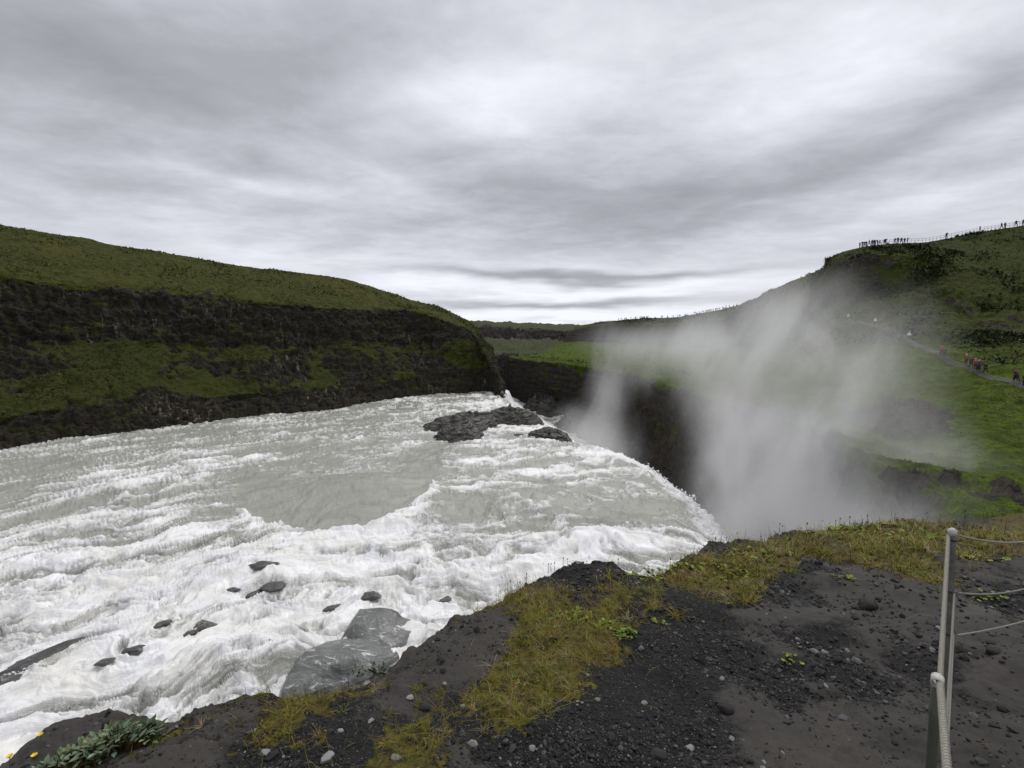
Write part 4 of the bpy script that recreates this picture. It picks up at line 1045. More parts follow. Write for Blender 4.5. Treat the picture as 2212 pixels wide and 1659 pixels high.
# boulders breaking through the white water
def wet_bld(t):
    p = t.pos(); n = t.noise(p, 3, 6, .65)
    c_ = t.mix(n, (.022, .021, .020), (.13, .126, .118)); s2_ = t.step(.56, .68, t.noise(p, 2.2, 6, .7, 1.0)); c_ = t.mix(s2_*.45, c_, (.5, .5, .49))
    return {'Base Color': c_, 'Roughness': t.mix(n, .12, .4), 'Normal': t.bump(n, .9, .12)}
M_WET = material('wet_rock', wet_bld)
def grey_bld(t):
    p = t.pos(); x, y, z = t.xyz(p); n = t.noise(p, 1.2, 5, .6)
    s_ = t.step(.45, .75, t.noise(t.comb(x, y*2.5, z*.5), 1.5, 6, .65, 1))
    c_ = t.mix(n, (.085, .09, .083), (.21, .215, .20)); c_ = t.mix(s_*.55, c_, (.42, .43, .41)); c_ = t.mix(t.step(.56, .66, t.noise(t.comb(x*.7, y*1.6, z), 2.6, 8, .7, 1.2))*.8, c_, (.85, .85, .84))
    return {'Base Color': c_, 'Roughness': .3, 'Normal': t.bump(n*1.5+s_*.3, .7, .16)}
M_GREY = material('water_glazed_rock', grey_bld)
for i, (x, y, r, st, fl, rot, tn, lab) in enumerate([
    (443, 1353, .42, 1.5, .75, .5, .04, 'smooth dark boulder, the larger of the pair in the white water'),
    (405, 1373, .30, 1.4, .7, .3, .04, 'smooth dark boulder, the smaller of the pair in the white water'),
    (345, 1362, .30, 1.7, .6, .6, .06, 'dark wet rock left of the boulder pair'),
    (500, 1278, .32, 1.4, .6, .2, .04, 'small dark rock upstream of the boulder pair'),
    (590, 1275, .42, 1.9, .5, .4, .09, 'grey wet rock at the right of the dark rapids patch'),
    (555, 1285, .36, 1.9, .5, .8, .1, 'grey half-submerged rock in the middle of the dark rapids patch'),
    (570, 1240, .55, 1.8, .45, .3, .12, 'washed-over grey rock behind the dark rapids patch'),
    (720, 1312, .30, 1.6, .5, .4, .05, 'dark rock above the big grey slab, left one'),
    (800, 1288, .38, 1.7, .5, .1, .12, 'grey wet rock above the big grey slab, right one'),
    (285, 1423, .28, 2.0, .45, .3, .05, 'flat dark rock low among the foam'),
    (225, 1448, .22, 1.6, .5, .3, .05, 'small dark rock low among the foam, nearer the left slab'),
    (130, 1415, .62, 2.1, .5, .75, .045, 'long dark slab in the foam at the left, upper end'),
    (60, 1458, .60, 1.7, .5, .5, .045, 'dark slab in the foam at the far left, lower end'),
    (8, 1490, .4, 1.7, .5, .5, .06, 'grey slab cut by the left edge of the picture'),
    (965, 1290, .22, 1.8, .5, .2, .05, 'little dark rock in foam near the rim')]):
    P_ = atZ(x, y, ZW+.25)
    P_[2] = water_z(P_[0], P_[1])+r*fl*(-.02 if i < 11 else .0)
    o = make_stone(P_, r*(.74 if i < 11 else .70), tn, 700+i, 'boulder', flat=fl, stretch=st, mat=M_WET, rough=.62, name_rot=rot)
    tag(o, lab, 'boulder', 'boulders in the rapids')
for i, (x, y, r, st, fl, rot, dz_, lab) in enumerate([
    (800, 1375, 1.55, 1.15, .42, .9, .05, 'broad pale grey rock slab under thin water at the foot of the ledge'),
    (740, 1440, 1.25, 1.7, .40, .35, .05, 'long pale grey rock slab below the broad one, next to the ledge'),
    (638, 1455, .62, 1.1, .8, .6, .0, 'small pointed pale grey rock left of the two slabs'),
    (860, 1342, .7, 1.2, .5, .5, .05, 'grey lump at the upper right corner of the broad slab')]):
    P_ = atZ(x, y, ZW+.2)
    P_[2] = water_z(P_[0], P_[1])-.22
    tag(make_stone(P_+[0, 0, dz_], r*.95, .2, 760+i, 'rock_slab', flat=fl*.85, stretch=st, mat=M_GREY, rough=.9, name_rot=rot), lab, 'rock slab', 'pale slabs at the foot of the ledge')
# buttresses at the foot of the gorge wall
def gx(x, y, Y): return atY(x, y, Y)[:2]
def but(label, pts, h, seed, zb=ZL-1):
    rock_mound('rock_buttress', [tuple(p_) for p_ in pts], h, zb, label, 'rock', seed, .8, M_ROCK, rr=3.0)
but('dark mossy buttress at the foot of the gorge wall beyond the island', [(19, 172), (22, 150), (26, 128), (31, 120), (36, 150), (33, 180), (26, 185)], 9, 260)
but('low dark rock shelf running along the foot of the gorge wall', [(19, 130), (22, 110), (26, 95), (31, 90), (35, 110), (30, 140)], 6, 265)
but('black headland where the gorge narrows beside the lower river', [(9, 215), (10, 195), (15, 180), (22, 185), (24, 215), (15, 235)], 9, 270)
for i, (x, y, Y, r, lab) in enumerate([(1075, 840, 0, 1.2, 'dark rock at the water line where the bank ends')]):
    P_ = atZ(x, 852, ZW); tag(make_stone(P_, r, .03, 790, 'boulder', mat=M_ROCK), lab, 'boulder')
# erosion scar: bare brown scree in the green slope
# ------------------------------------------------------------------ path, railing, people
RB = bvh_of(RV.reshape(-1, 3), RF)
def hit(x, y):
    d = Vector(ray(x, y)); d.normalize()
    p_, n_, i_, dist_ = RB.ray_cast(Vector((0, 0, EYE)), d)
    return None if p_ is None else np.array(p_)
def ground_z(x, y):
    p_, *_ = RB.ray_cast(Vector((x, y, 200)), Vector((0, 0, -1)))
    return p_[2] if p_ else 0
def path_line(pts, n=60):
    P_ = [hit(x, y) for x, y in pts]; P_ = [p_ for p_ in P_ if p_ is not None]
    P_ = np.array(P_); l = np.r_[0, np.cumsum(np.linalg.norm(np.diff(P_, axis=0), axis=1))]
    s_ = np.linspace(0, l[-1], n); return np.stack([np.interp(s_, l, P_[:, i]) for i in range(3)], -1)
pl = path_line([(2330, 900), (2260, 862), (2212, 838), (2160, 818), (2110, 803), (2065, 786), (2030, 768), (1995, 748), (1960, 734), (1925, 717), (1890, 704), (1855, 696), (1825, 690)], 110)
kk = np.hanning(13); kk /= kk.sum()
for i in range(3): pl[:, i] = np.convolve(np.pad(pl[:, i], 6, mode='edge'), kk, 'valid')
for _k in range(len(pl)): pl[_k, 2] = ground_z(pl[_k, 0], pl[_k, 1])
tg = np.gradient(pl[:, :2], axis=0); tg /= np.linalg.norm(tg, axis=1)[:, None]; nm_ = np.stack([-tg[:, 1], tg[:, 0]], -1)
if nm_[0, 1] > 0: nm_ = -nm_                               # nm_ points to the viewer side
M_PATH = plain('trodden_gravel', (.060, .058, .045), .9, .3, 4); M_KERB = plain('kerb_timber', (.15, .15, .13), .8, .2, 5)
rowsP = []
for off in (-.45, -.2, .15, .4):
    q = pl[:, :2]+nm_*off; rowsP.append(np.c_[q, np.array([ground_z(a_, b_) for a_, b_ in q])+.05])
VP = np.stack(rowsP, 1)
o = mesh_obj('path', VP.reshape(-1, 3), grid_faces(110, 4), M_PATH); tag(o, kind='structure')
# low kerb on the viewer's side of the path
kv = []
for off, dz_ in ((.42, .0-.4), (.42, .10), (.50, .10), (.50, -.4)):
    q = pl[:, :2]+nm_*off; kv.append(np.c_[q, np.array([ground_z(a_, b_) for a_, b_ in q])+dz_])
o = mesh_obj('path_kerb', np.stack(kv, 1).reshape(-1, 3), grid_faces(110, 4), M_KERB, smooth=False)
tag(o, 'pale low kerb along the lower side of the hillside path', 'kerb')

# people -----------------------------------------------------------
def skin_mesh(name, verts, edges, radii, sub=1):
    me = bpy.data.meshes.new(name); me.from_pydata(verts, edges, []); me.update()
    o = bpy.data.objects.new(name, me); COL.objects.link(o)
    m = o.modifiers.new('s', 'SKIN'); m.use_smooth_shade = True
    for v, r_ in zip(me.skin_vertices[0].data, radii): v.radius = r_ if hasattr(r_, '__len__') else (r_, r_)
    me.skin_vertices[0].data[0].use_root = True
    sm = o.modifiers.new('u', 'SUBSURF'); sm.levels = sub; sm.render_levels = sub
    dg = bpy.context.evaluated_depsgraph_get(); ev = o.evaluated_get(dg)
    nm2 = bpy.data.meshes.new_from_object(ev)
    bpy.data.objects.remove(o); bpy.data.meshes.remove(me)
    nm2.name = name
    return nm2
def skeleton(pose):
    """joints of a 1.72 m figure facing -Y; dict name->pos"""
    J = dict(pelvis=(0, 0, .95), waist=(0, 0, 1.08), chest=(0, 0, 1.32), neck=(0, .0, 1.48), head=(0, -.02, 1.60), crown=(0, 0, 1.68),
             sl=(.17, 0, 1.42), sr=(-.17, 0, 1.42), el=(.24, .02, 1.15), er_=(-.24, .02, 1.15), wl=(.25, -.08, .92), wr=(-.25, -.08, .92), hl=(.25, -.12, .84), hr=(-.25, -.12, .84),
             ql=(.09, 0, .90), qr=(-.09, 0, .90), kl=(.10, -.02, .50), kr=(-.10, -.02, .50), al=(.11, .03, .09), ar=(-.11, .03, .09), tl=(.12, -.13, .04), tr=(-.12, -.13, .04))
    if pose == 'walk':
        J.update(kl=(.10, -.18, .52), al=(.11, -.28, .10), tl=(.12, -.43, .06), kr=(-.10, .06, .49), ar=(-.11, .30, .13), tr=(-.12, .18, .05), el=(.24, .14, 1.17), wl=(.24, .10, .94), hl=(.24, .07, .86), er_=(-.24, -.10, 1.16), wr=(-.22, -.26, 1.02), hr=(-.21, -.31, .97))
    if pose == 'lean':
        J.update(chest=(0, -.10, 1.30), neck=(0, -.15, 1.45), head=(0, -.20, 1.57), crown=(0, -.20, 1.65), sl=(.17, -.12, 1.39), sr=(-.17, -.12, 1.39), el=(.24, -.28, 1.16), er_=(-.24, -.28, 1.16), wl=(.14, -.46, 1.12), wr=(-.14, -.46, 1.12), hl=(.10, -.50, 1.11), hr=(-.10, -.50, 1.11))
    if pose == 'photo':
        J.update(el=(.26, -.20, 1.28), er_=(-.26, -.20, 1.28), wl=(.10, -.32, 1.50), wr=(-.10, -.32, 1.50), hl=(.05, -.34, 1.55), hr=(-.05, -.34, 1.55))
    if pose == 'wide':
        J.update(kl=(.20, -.02, .50), al=(.27, .03, .09), tl=(.29, -.12, .04), kr=(-.15, -.04, .50), ar=(-.20, .03, .09), tr=(-.22, -.13, .04), el=(.38, -.05, 1.22), wl=(.52, -.10, 1.06), hl=(.57, -.12, 1.0))
    return J
BONES = [('pelvis', 'waist'), ('waist', 'chest'), ('chest', 'neck'), ('neck', 'head'), ('head', 'crown'), ('chest', 'sl'), ('chest', 'sr'), ('sl', 'el'), ('sr', 'er_'), ('el', 'wl'), ('er_', 'wr'), ('wl', 'hl'), ('wr', 'hr'),
         ('pelvis', 'ql'), ('pelvis', 'qr'), ('ql', 'kl'), ('qr', 'kr'), ('kl', 'al'), ('kr', 'ar'), ('al', 'tl'), ('ar', 'tr')]
RAD = dict(pelvis=(.15, .11), waist=(.14, .10), chest=(.17, .12), neck=.055, head=(.085, .10), crown=.06, sl=.07, sr=.07, el=.045, er_=.045, wl=.033, wr=.033, hl=.04, hr=.04, ql=.085, qr=.085, kl=.06, kr=.06, al=.042, ar=.042, tl=.035, tr=.035)
def sub_skin(nm, J, names, scale, sub=1):
    nm_l = [k for k in names if k in J]; ix = {k: i for i, k in enumerate(nm_l)}
    ed = [(ix[a], ix[b]) for a, b in BONES if a in ix and b in ix]
    rd = [tuple(np.array(RAD[k] if hasattr(RAD[k], '__len__') else (RAD[k],)*2)*scale) for k in nm_l]
    return skin_mesh(nm, [J[k] for k in nm_l], ed, rd, sub)
ALLJ = ['pelvis', 'waist', 'chest', 'neck', 'head', 'crown', 'sl', 'sr', 'el', 'er_', 'wl', 'wr', 'hl', 'hr', 'ql', 'qr', 'kl', 'kr', 'al', 'ar', 'tl', 'tr']
KIT = {}
for ps in ('stand', 'walk', 'lean', 'photo', 'wide'):
    J = skeleton(ps)
    KIT[ps] = (sub_skin('body_'+ps, J, ALLJ, 1.0), sub_skin('jacket_'+ps, J, ['waist', 'chest', 'pelvis', 'sl', 'sr', 'el', 'er_', 'wl', 'wr'], 1.28), sub_skin('trousers_'+ps, J, ['pelvis', 'ql', 'qr', 'kl', 'kr', 'al', 'ar'], 1.25))
M_SKINP = plain('skin', (.42, .25, .18), .6, .1)
def cloth(c_): 
    key = 'cloth_%d_%d_%d' % tuple(int(v*100) for v in c_)
    return bpy.data.materials.get(key) or plain(key, c_, .85, .2, 12)
capV = IV3[:, :]; 
def cap_mesh():
    V = IV3*[.105, .118, .10]; V[:, 2] = np.where(V[:, 2] < -.01, -.01+V[:, 2]*.12, V[:, 2]); return V
def make_person(P_, pose, jack, trou, hair, yaw, hs, label, group, full=True):
    J = skeleton(pose)
    if full:
        root = empty('person', P_, yaw); root.scale = (hs,)*3
        for part, me, c_ in (('body', KIT[pose][0], None), ('jacket', KIT[pose][1], jack), ('trousers', KIT[pose][2], trou)):
            me = me.copy(); me.materials.clear(); me.materials.append(M_SKINP if c_ is None else cloth(c_))
            o = bpy.data.objects.new(part, me); COL.objects.link(o); o.parent = root
        h = mesh_obj('hair' if sum(hair) < .6 else 'hat', cap_mesh()+np.array(J['head'])+[0, .015, .045], IF3, cloth(hair), root)
        return tag(root, label, 'person', group)
    me = KIT[pose][0].copy(); me.materials.clear()
    for m in (M_SKINP, cloth(jack), cloth(trou), cloth(hair)): me.materials.append(m)
    for v in me.vertices:                                  # clothes make the small figure a little stouter
        if v.co.z < 1.5: v.co.x *= 1.18; v.co.y *= 1.25
    for p_ in me.polygons:
        z = p_.center.z; x_ = abs(p_.center.x)
        p_.material_index = 3 if z > 1.63 or (z > 1.53 and p_.center.y > -.01+J['head'][1]) else 0 if z > 1.50 or (x_ > .22 and z < .93 and z > .78) else 1 if z > .93 or (x_ > .2 and z > .8) else 2
        p_.use_smooth = True
    o = bpy.data.objects.new('person', me); COL.objects.link(o); o.location = P_; o.rotation_euler = (0, 0, yaw); o.scale = (hs,)*3
    return tag(o, label, 'person', group)
ORD = ['first', 'second', 'third', 'fourth', 'fifth', 'sixth', 'seventh', 'eighth', 'ninth', 'tenth', 'eleventh', 'twelfth', 'thirteenth', 'fourteenth', 'fifteenth', 'sixteenth', 'seventeenth', 'eighteenth', 'nineteenth', 'twentieth']
def ordw(i): return ORD[i] if i < 20 else ('thirtieth' if i == 29 else 'fortieth' if i == 39 else ['twenty', 'thirty', 'forty'][(i+1)//10-2]+'-'+ORD[(i+1) % 10-1])
DK = [(.03, .035, .045), (.05, .05, .05), (.02, .02, .025), (.06, .08, .05), (.10, .03, .03), (.03, .05, .09), (.12, .12, .12)]
POSES = ['stand', 'photo', 'lean', 'stand', 'walk']
def rim_point(x, y):
    """outermost visible ground point at the skyline above/below pixel (x,y)"""
    p_ = None
    for yy_ in np.arange(y-14, y+40, 1.0):
        p_ = hit(x, yy_)
        if p_ is not None: break
    return p_
# the viewing platform crowd: photograph pixel x (2560 wide) converted to 2212
deck = [2149, 2155.5, 2160.5, 2165, 2172.5, 2180, 2184.5, 2188, 2193, 2199, 2210.5, 2214, 2236.5, 2244.5, 2253, 2261, 2268, 2365, 2449, 2503, 2512, 2539.5, 2557]
wordz = {17: 'lone dark figure midway along the sloping railing', 18: 'lone dark figure further up the sloping railing', 19: 'left of two dark figures high on the sloping railing', 20: 'right of two dark figures high on the sloping railing', 21: 'dark figure with arm out near the upper right of the railing', 22: 'dark figure at the very right end of the railing'}
rs_ = np.random.default_rng(5)
for i, x in enumerate(deck):
    xd = x*2212/2560; P_ = rim_point(xd, np.interp(xd, [1792, 1830, 1855, 1880, 2000, 2100, 2212], [559, 541, 534, 531, 523, 505, 485]))
    if P_ is None: continue
    P_[2] = ground_z(P_[0], P_[1])-.05
    if i < 12: lab = f'{ordw(i)} person from the left in the crowd at the cliff end of the railing'
    elif i < 17: lab = f'{ordw(i-12)} person from the left in the small group beside the cliff-top crowd'
    else: lab = wordz[i]
    make_person(P_, 'wide' if i == 21 else POSES[i % 5], DK[int(rs_.integers(7))], DK[int(rs_.integers(3))], (.03, .025, .02), rs_.uniform(-.8, .8), 1.0+rs_.uniform(-.06, .06), lab, 'people at the clifftop railing', full=False)
# far rim
farx = [461, 476, 488, 509, 518, 525, 560, 592, 598, 609, 632, 642, 648, 658, 668, 684, 695, 800, 809, 849, 893, 928, 940, 949, 988, 1010, 1060, 1066, 1076, 1100, 1123, 1134, 1152, 1160, 1170, 1177, 1185, 1192, 1199, 1212, 1228, 1238, 1247, 1262, 1285, 1292, 1310, 1338]
fi = 0
for i, q in enumerate(farx):
    xd = (1400+q*700/2212)*2212/2560
    P_ = rim_point(xd, np.interp(xd, [1290, 1370, 1470, 1590], [697, 689, 684, 661]))
    if P_ is None: continue
    P_[2] = ground_z(P_[0], P_[1])-.1
    make_person(P_, POSES[i % 5], DK[int(rs_.integers(7))], DK[int(rs_.integers(3))], (.03, .025, .02), rs_.uniform(-3, 3), 1.12+rs_.uniform(-.08, .08), f'tiny dark silhouette, {ordw(fi)} from the left along the distant skyline rim', 'people along the distant rim', full=False); fi += 1
# walkers on the path
wk = [(2194, 826, 'walk', (.05, .045, .06), (.02, .02, .03), (.05, .03, .02), 'person in dark jacket walking alone on the path near the right edge', .3),
      (2201, 824, 'walk', (.16, .06, .05), (.03, .03, .03), (.04, .03, .02), 'person in brownish red jacket behind the lone dark walker', 1.2),
      (2214, 838, 'walk', (.03, .03, .035), (.02, .02, .02), (.03, .02, .02), 'dark figure cut off by the right edge of the picture', 0),
      (2092, 786, 'stand', (.30, .07, .08), (.05, .05, .06), (.80, .78, .74), 'person in red jacket and white hat at the left of the path group', .2),
      (2101, 794, 'walk', (.10, .035, .06), (.03, .03, .04), (.05, .04, .03), 'person in maroon jacket second in the path group', .5),
      (2108, 800, 'stand', (.45, .06, .05), (.05, .05, .05), (.60, .5, .45), 'person in bright red top in front of the path group', -.4),
      (2115, 803, 'walk', (.07, .06, .09), (.03, .03, .05), (.50, .48, .5), 'person in grey-violet jacket in the middle of the path group', .4),
      (2122, 800, 'stand', (.05, .06, .09), (.02, .02, .03), (.04, .03, .02), 'person in dark blue jacket at the back of the path group', 1.0),
      (2131, 799, 'stand', (.32, .05, .06), (.04, .04, .05), (.08, .14, .14), 'person in red jacket and teal hat at the right of the path group', -.7),
      (2137, 804, 'walk', (.025, .025, .03), (.02, .02, .02), (.03, .02, .02), 'person in black jacket last in the path group', .6),
      (2032, 770, 'walk', (.40, .10, .09), (.10, .05, .05), (.05, .04, .04), 'person in red jacket on the path just inside the mist', .3),
      (2041, 773, 'walk', (.08, .06, .06), (.05, .04, .04), (.05, .04, .04), 'dark figure beside the red jacket at the mist edge', .3),
      (1960, 738, 'stand', (.75, .75, .73), (.10, .10, .12), (.8, .8, .78), 'person in white rain cape alone on the misty path', .3),
      (1885, 708, 'walk', (.70, .70, .68), (.08, .08, .08), (.8, .8, .78), 'person in white rain cape in the thick mist, path above the lone one', .3),
      (1895, 710, 'walk', (.28, .10, .10), (.08, .06, .06), (.05, .04, .04), 'reddish figure just behind the misty white cape', .3),
      (1832, 695, 'walk', (.60, .60, .58), (.08, .08, .08), (.7, .7, .68), 'pale figure in the mist at the left end of the path', .3)]
for x, y, ps, jc, tr_, hr_, lab, yw in wk:
    P_ = hit(x, y)
    if P_ is None: continue
    k_ = np.argmin(np.hypot(pl[:, 0]-P_[0], pl[:, 1]-P_[1])); d_ = pl[k_]-P_
    if np.hypot(d_[0], d_[1]) < 6: P_ = P_+d_*.6
    P_[2] = max(ground_z(P_[0], P_[1]), pl[k_][2]+.08 if np.hypot(*(pl[k_]-P_)[:2]) < 1.1 else -99)
    make_person(P_, ps, jc, tr_, hr_, yw-.8, 1.02, lab, 'walkers on the hillside path')

# railing on the cliff top
M_RAIL = plain('railing_metal', (.30, .30, .31), .5, .1)
def tube(pts, r, sides=5, closed_caps=True):
    pts = np.asarray(pts, float); n = len(pts); tgt = np.gradient(pts, axis=0); tgt /= np.maximum(np.linalg.norm(tgt, axis=1)[:, None], 1e-9)
    ref = np.array([0, 0, 1.0]); V = []
    rr = np.broadcast_to(r, (n,))
    for p_, t_, r_ in zip(pts, tgt, rr):
        rf = ref if abs(t_[2]) < .9 else np.array([1.0, 0, 0])
        a = np.cross(t_, rf); a /= np.linalg.norm(a); b = np.cross(t_, a)
        for j in range(sides):
            q = 2*math.pi*j/sides; V.append(p_+r_*(a*math.cos(q)+b*math.sin(q)))
    F_ = [(i*sides+j, i*sides+(j+1) % sides, (i+1)*sides+(j+1) % sides, (i+1)*sides+j) for i in range(n-1) for j in range(sides)]
    F_ += [tuple(range(sides))[::-1], tuple((n-1)*sides+j for j in range(sides))]
    return np.array(V), F_
def merge(parts):
    V, F_, o_ = [], [], 0
    for v, f in parts: V.append(v); F_ += [tuple(i+o_ for i in q) for q in f]; o_ += len(v)
    return np.concatenate(V), F_
rl = []
for xd in np.linspace(1858, 2212, 46):
    P_ = rim_point(xd, np.interp(xd, [1792, 1830, 1855, 1880, 2000, 2100, 2212], [559, 541, 534, 531, 523, 505, 485]))
    if P_ is not None: P_[2] = ground_z(P_[0], P_[1]); rl.append(P_)
rl = np.array(rl)
if len(rl) > 5:
    for i in range(3): rl[:, i] = np.convolve(np.pad(rl[:, i], 2, mode='edge'), np.ones(5)/5, 'valid')
    for k_ in range(len(rl)): rl[k_, 2] = max(ground_z(rl[k_, 0], rl[k_, 1]), rl[k_, 2])
    root = empty('railing', rl[0]); org = rl[0]
    for P_ in rl:
        v, f = tube([P_-[0, 0, .3]-org, P_+[0, 0, 1.15]-org], .045, 4); mesh_obj('post', v, f, M_RAIL, root)
    for h_ in (1.12, .62):
        v, f = tube([P_+[0, 0, h_]-org for P_ in rl], .035, 4); mesh_obj('rail', v, f, M_RAIL, root)
    tag(root, 'thin metal railing running up the clifftop skyline at the right', 'railing')

# ------------------------------------------------------------------ rope fence in front
M_POST = plain('weathered_post', (.13, .128, .112), .8, .7, 35); M_DARKP = plain('dark_green_post', (.075, .080, .060), .7, .25, 30); M_CAP = plain('white_plastic', (.50, .48, .44), .5, .3, 90)
M_ROPE = plain('pale_rope', (.30, .285, .235), .9, .6, 260); M_THIN = plain('grey_rope', (.26, .25, .22), .9, .3, 300); M_CLAMP = plain('dark_clamp', (.03, .03, .03), .5, .2, 100)
def zs(x, y): return (2200+x/2.5917)*2212/2560, (1280+y/2.5917)*2212/2560       # zoomed view -> notes
def rope(P0, P1, r, sag=0, n=90, twist=38, strands=3):
    """laid rope: three strands wound round each other"""
    P0, P1 = np.array(P0), np.array(P1); q = np.linspace(0, 1, n*3)[:, None]; c_ = P0*(1-q)+P1*q; c_[:, 2] -= (sag*4*q*(1-q))[:, 0]
    tt = np.gradient(c_, axis=0); tt /= np.linalg.norm(tt, axis=1)[:, None]
    rf = np.array([.3, 1, .1]); a = np.cross(tt, rf); a /= np.linalg.norm(a, axis=1)[:, None]; b = np.cross(tt, a)
    L = np.linalg.norm(P1-P0); parts = []
    for s_ in range(strands):
        ph = q*L*twist*2*math.pi/ (1.0)+s_*2*math.pi/strands
        parts.append(tube(c_+(a*np.cos(ph)+b*np.sin(ph))*r*.60, r*.50, 6))
    return merge(parts)
Yp = 2.0
tp = atY(*zs(468, 135), Yp); bx_, by_ = zs(445, 1120)
bot = atY(bx_, by_, Yp-.02); bot[2] = min(bot[2], ledge_at(bot[:1], bot[1:2])[0][0])-.1
root = empty('rope_post', bot)
v, f = tube(np.array([bot*(1-q)+tp*q for q in np.linspace(0, 1, 12)])-bot, np.linspace(.0160, .0135, 12), 12); mesh_obj('post', v, f, M_POST, root)
v, f = tube([tp-[0, 0, .012]-bot, tp+[0, 0, .012]-bot, tp+[0, 0, .022]-bot], [.0170, .0170, .006], 14); mesh_obj('post_cap', v, f, M_CAP, root)
mid = atY(*zs(484, 512), Yp-.01); low = atY(*zs(478, 785), Yp-.01)
for P_ in (tp-[0, 0, .03], mid, low):
    th_ = np.linspace(0, 2*math.pi, 20); c_ = np.array([tp[0]+(bot[0]-tp[0])*((tp[2]-P_[2])/(tp[2]-bot[2])), P_[1], P_[2]])
    v, f = tube([c_+[.0165*math.cos(a), .0165*math.sin(a), 0]-bot for a in th_], .0050, 6); mesh_obj('clamp', v, f, M_CLAMP, root)
tag(root, 'slim weathered rope-fence post standing at the right edge of the ledge', 'fence post')
# near post with its white ring
Yn = 1.25; ring = atY(*zs(372, 1092), Yn)
pb = atY(*zs(362, 1640), Yn); pb[2] = 1.6-A0-A1*Yn-.1-.15
root = empty('near_rope_post', (pb[0], pb[1], pb[2])); org = np.array([pb[0], pb[1], pb[2]])
ptop = ring-[.002, 0, .022]
v, f = tube([org*(1-q)+ptop*q-org for q in np.linspace(0, 1, 8)], .0125, 12); mesh_obj('post', v, f, M_DARKP, root)
# ring: an open white collar
def collar(c_, r1, r0_, h_, n=24):
    V = []; F_ = []
    for j in range(n):
        a = 2*math.pi*j/n; cs, sn = math.cos(a), math.sin(a)
        for (r_, z_) in ((r1, -h_), (r1, h_), (r0_, h_), (r0_, -h_)): V.append((c_[0]+r_*cs, c_[1]+r_*sn, c_[2]+z_))
    for j in range(n):
        k_ = (j+1) % n
        for m in range(4): F_.append((j*4+m, k_*4+m, k_*4+(m+1) % 4, j*4+(m+1) % 4))
    return V, F_
v, f = collar(ring+[0.0, 0, 0]-org, .0150, .0120, .0150); 
ax_ = (tp-ring)/np.linalg.norm(tp-ring); e1 = np.cross(ax_, [0, 0, 1.0]); e1 /= np.linalg.norm(e1); e2 = np.cross(ax_, e1); cc_ = ring-org
v = [cc_+e1*(a_[0]-cc_[0])+e2*(a_[1]-cc_[1])+ax_*(a_[2]-cc_[2]) for a_ in v]
mesh_obj('collar', v, f, M_CAP, root)
tag(root, 'dark near post with a white collar at the bottom right corner', 'fence post')
b0 = atY(*zs(437, 1690), .95)
v, f = rope(b0, ring+[.004, -.004, 0], .0085, 0, 130, 30); o = mesh_obj('rope', v, f, M_ROPE); tag(o, 'thick pale twisted rope below the white collar', 'rope', 'ropes of the fence')
v, f = rope(ring+[.004, -.004, 0], tp-[0.016, .0, .015], .0068, -.0, 300, 34); o = mesh_obj('rope', v, f, M_ROPE); tag(o, 'pale rope running from the white collar up to the post top', 'rope', 'ropes of the fence')
m0 = atY(*zs(432, 1380), 1.35); v, f = rope(m0, mid, .0042, 0.0, 200, 50); tag(mesh_obj('rope', v, f, M_THIN), 'grey middle rope running along the post to its middle clamp', 'rope', 'ropes of the fence')
l0 = atY(*zs(438, 1550), 1.3); v, f = rope(l0, low, .0030, 0.0, 200, 60); tag(mesh_obj('rope', v, f, M_ROPE), 'thin pale lowest rope running up to the lowest clamp', 'rope', 'ropes of the fence')
for (x0, y0, x1, y1, Y1, sg, mt, r_, lab, s0) in [(490, 140, 1150, 150, 2.5, .04, M_ROPE, .0042, 'top pale rope sagging from the post to the right edge', tp), (495, 500, 1150, 420, 2.4, .04, M_THIN, .0042, 'middle dark rope going from the post to the right edge', mid), (485, 782, 1150, 640, 2.3, .015, M_ROPE, .0040, 'lowest grey rope rising from the post to the right edge', low)]:
    e_ = atY(*zs(x1, y1), Y1); v, f = rope(s0+[.02, 0, -.01], e_, r_, sg, 160, 30); tag(mesh_obj('rope', v, f, mt), lab, 'rope', 'ropes of the fence')
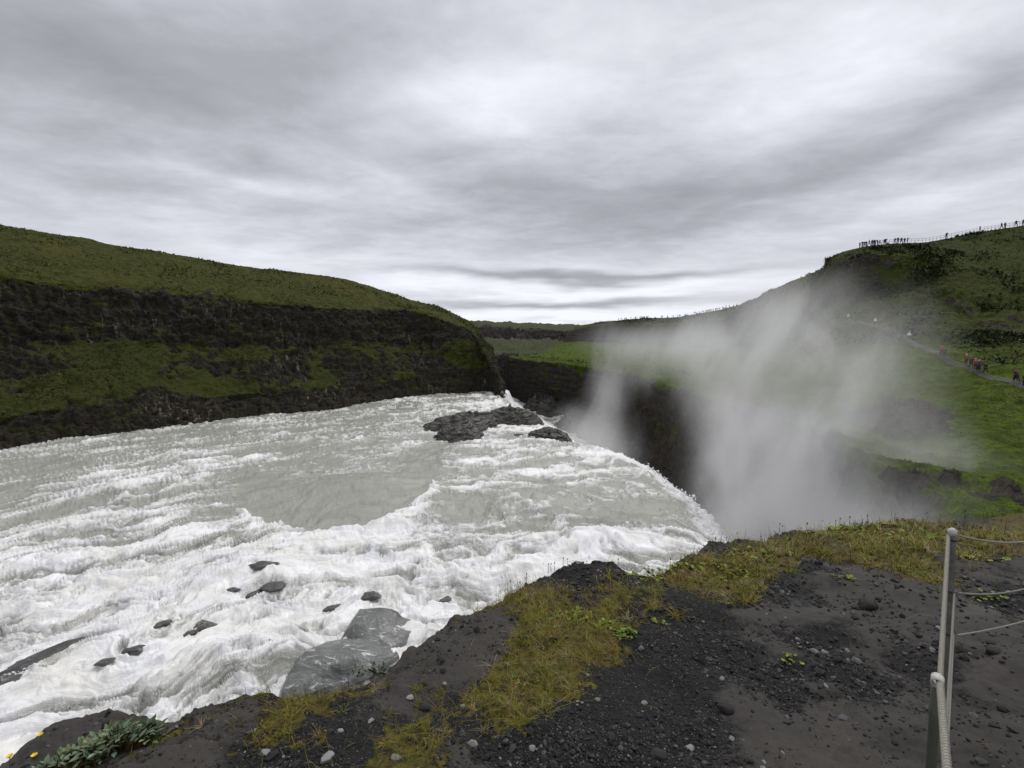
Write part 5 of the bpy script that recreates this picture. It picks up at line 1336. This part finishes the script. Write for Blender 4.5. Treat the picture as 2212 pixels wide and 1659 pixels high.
# ------------------------------------------------------------------ spray rising from the crevice
def mist(name, lo, hi, blobs, label, dens, scale=.16, thr=(.36, .70), zs_=.35, seed=0.0, step=1.0):
    lo, hi = np.array(lo, float), np.array(hi, float)
    V = [(x, y, z) for x in (lo[0], hi[0]) for y in (lo[1], hi[1]) for z in (lo[2], hi[2])]
    F_ = [(0, 1, 3, 2), (4, 6, 7, 5), (0, 4, 5, 1), (2, 3, 7, 6), (0, 2, 6, 4), (1, 5, 7, 3)]
    m = bpy.data.materials.new(name+'_volume'); m.use_nodes = True; t = NT(m.node_tree); m.node_tree.nodes.clear()
    p = t.pos(); x, y, z = t.xyz(p)
    wv = t.noise(t.comb(x, y+seed, z*.6), scale*.55, 3, .55, color=True)
    pw = t.vmath('ADD', p, t.vmath('SCALE', t.vmath('SUBTRACT', wv, (.5, .5, .5)), 12.0))
    acc = None
    for (c_, r_, a_) in blobs:
        d = t.vmath('LENGTH', t.vmath('DIVIDE', t.vmath('SUBTRACT', pw, tuple(c_)), tuple(r_)))
        b = t.math('EXPONENT', d*d*-2.2)*a_
        acc = b if acc is None else acc+b
    n = t.noise(t.comb(x-z*.25, y+seed, z*zs_), scale, 5, .62, .9)
    den = t.math('MAXIMUM', acc-.035, 0.0)*(t.step(thr[0], thr[1], n)+.10)*dens
    # fade out before the walls of the box
    for c_, l_, h_ in ((x, lo[0], hi[0]), (y, lo[1], hi[1]), (z, lo[2]-9, hi[2])):
        den = den*t.step(float(l_), float(l_+3), c_)*t.step(float(h_), float(h_-3), c_)
    vs2 = t.node('ShaderNodeVolumePrincipled'); vs2.inputs['Color'].default_value = (1, 1, 1, 1); t.put(vs2.inputs['Density'], den); vs2.inputs['Anisotropy'].default_value = .45
    o = t.node('ShaderNodeOutputMaterial'); t.l.new(vs2.outputs[0], o.inputs['Volume'])
    m.cycles.volume_step_rate = step
    ob = mesh_obj(name, V, F_, m, smooth=False); tag(ob, label, 'mist', kind='stuff')
    return ob
mist('mist', (7, 12, -29), (58, 74, 14), [
    ((16.5, 28, -11), (5, 6, 5), 2.2), ((22, 29, -10.5), (6, 6, 4.5), 2.2), ((27, 31, -11), (6, 6, 4.5), 1.9), ((18.5, 21, -9), (5, 4, 4), 1.3), ((32, 34, -12), (6, 6, 5), 1.1), ((19, 33, -8.5), (5, 8, 7), .9),
    ((22, 36, -5), (6, 9, 7), .68), ((26, 41, -2), (7, 12, 7), .46), ((29, 40, -7), (8, 10, 5), .26), ((26, 50, 3), (10, 12, 7), .34), ((20, 50, -1), (7, 12, 6), .15)],
    'thick white spray plume billowing up from the head of the gorge', .30, .17, (.38, .62), .55, 0, 1.0)
mist('mist', (6, 74.5, -29), (80, 175, 14), [
    ((20, 93, -9), (3.8, 10, 14), .65), ((16, 86, -19), (8, 14, 7), 1.7), ((28, 100, -6), (6, 14, 8), .22), ((40, 100, 0), (16, 20, 8), .40), ((38, 130, 1), (22, 26, 8), .30)],
    'thin veil of spray drifting over the far part of the gorge', .14, .12, (.36, .62), .45, 40, 1.2)
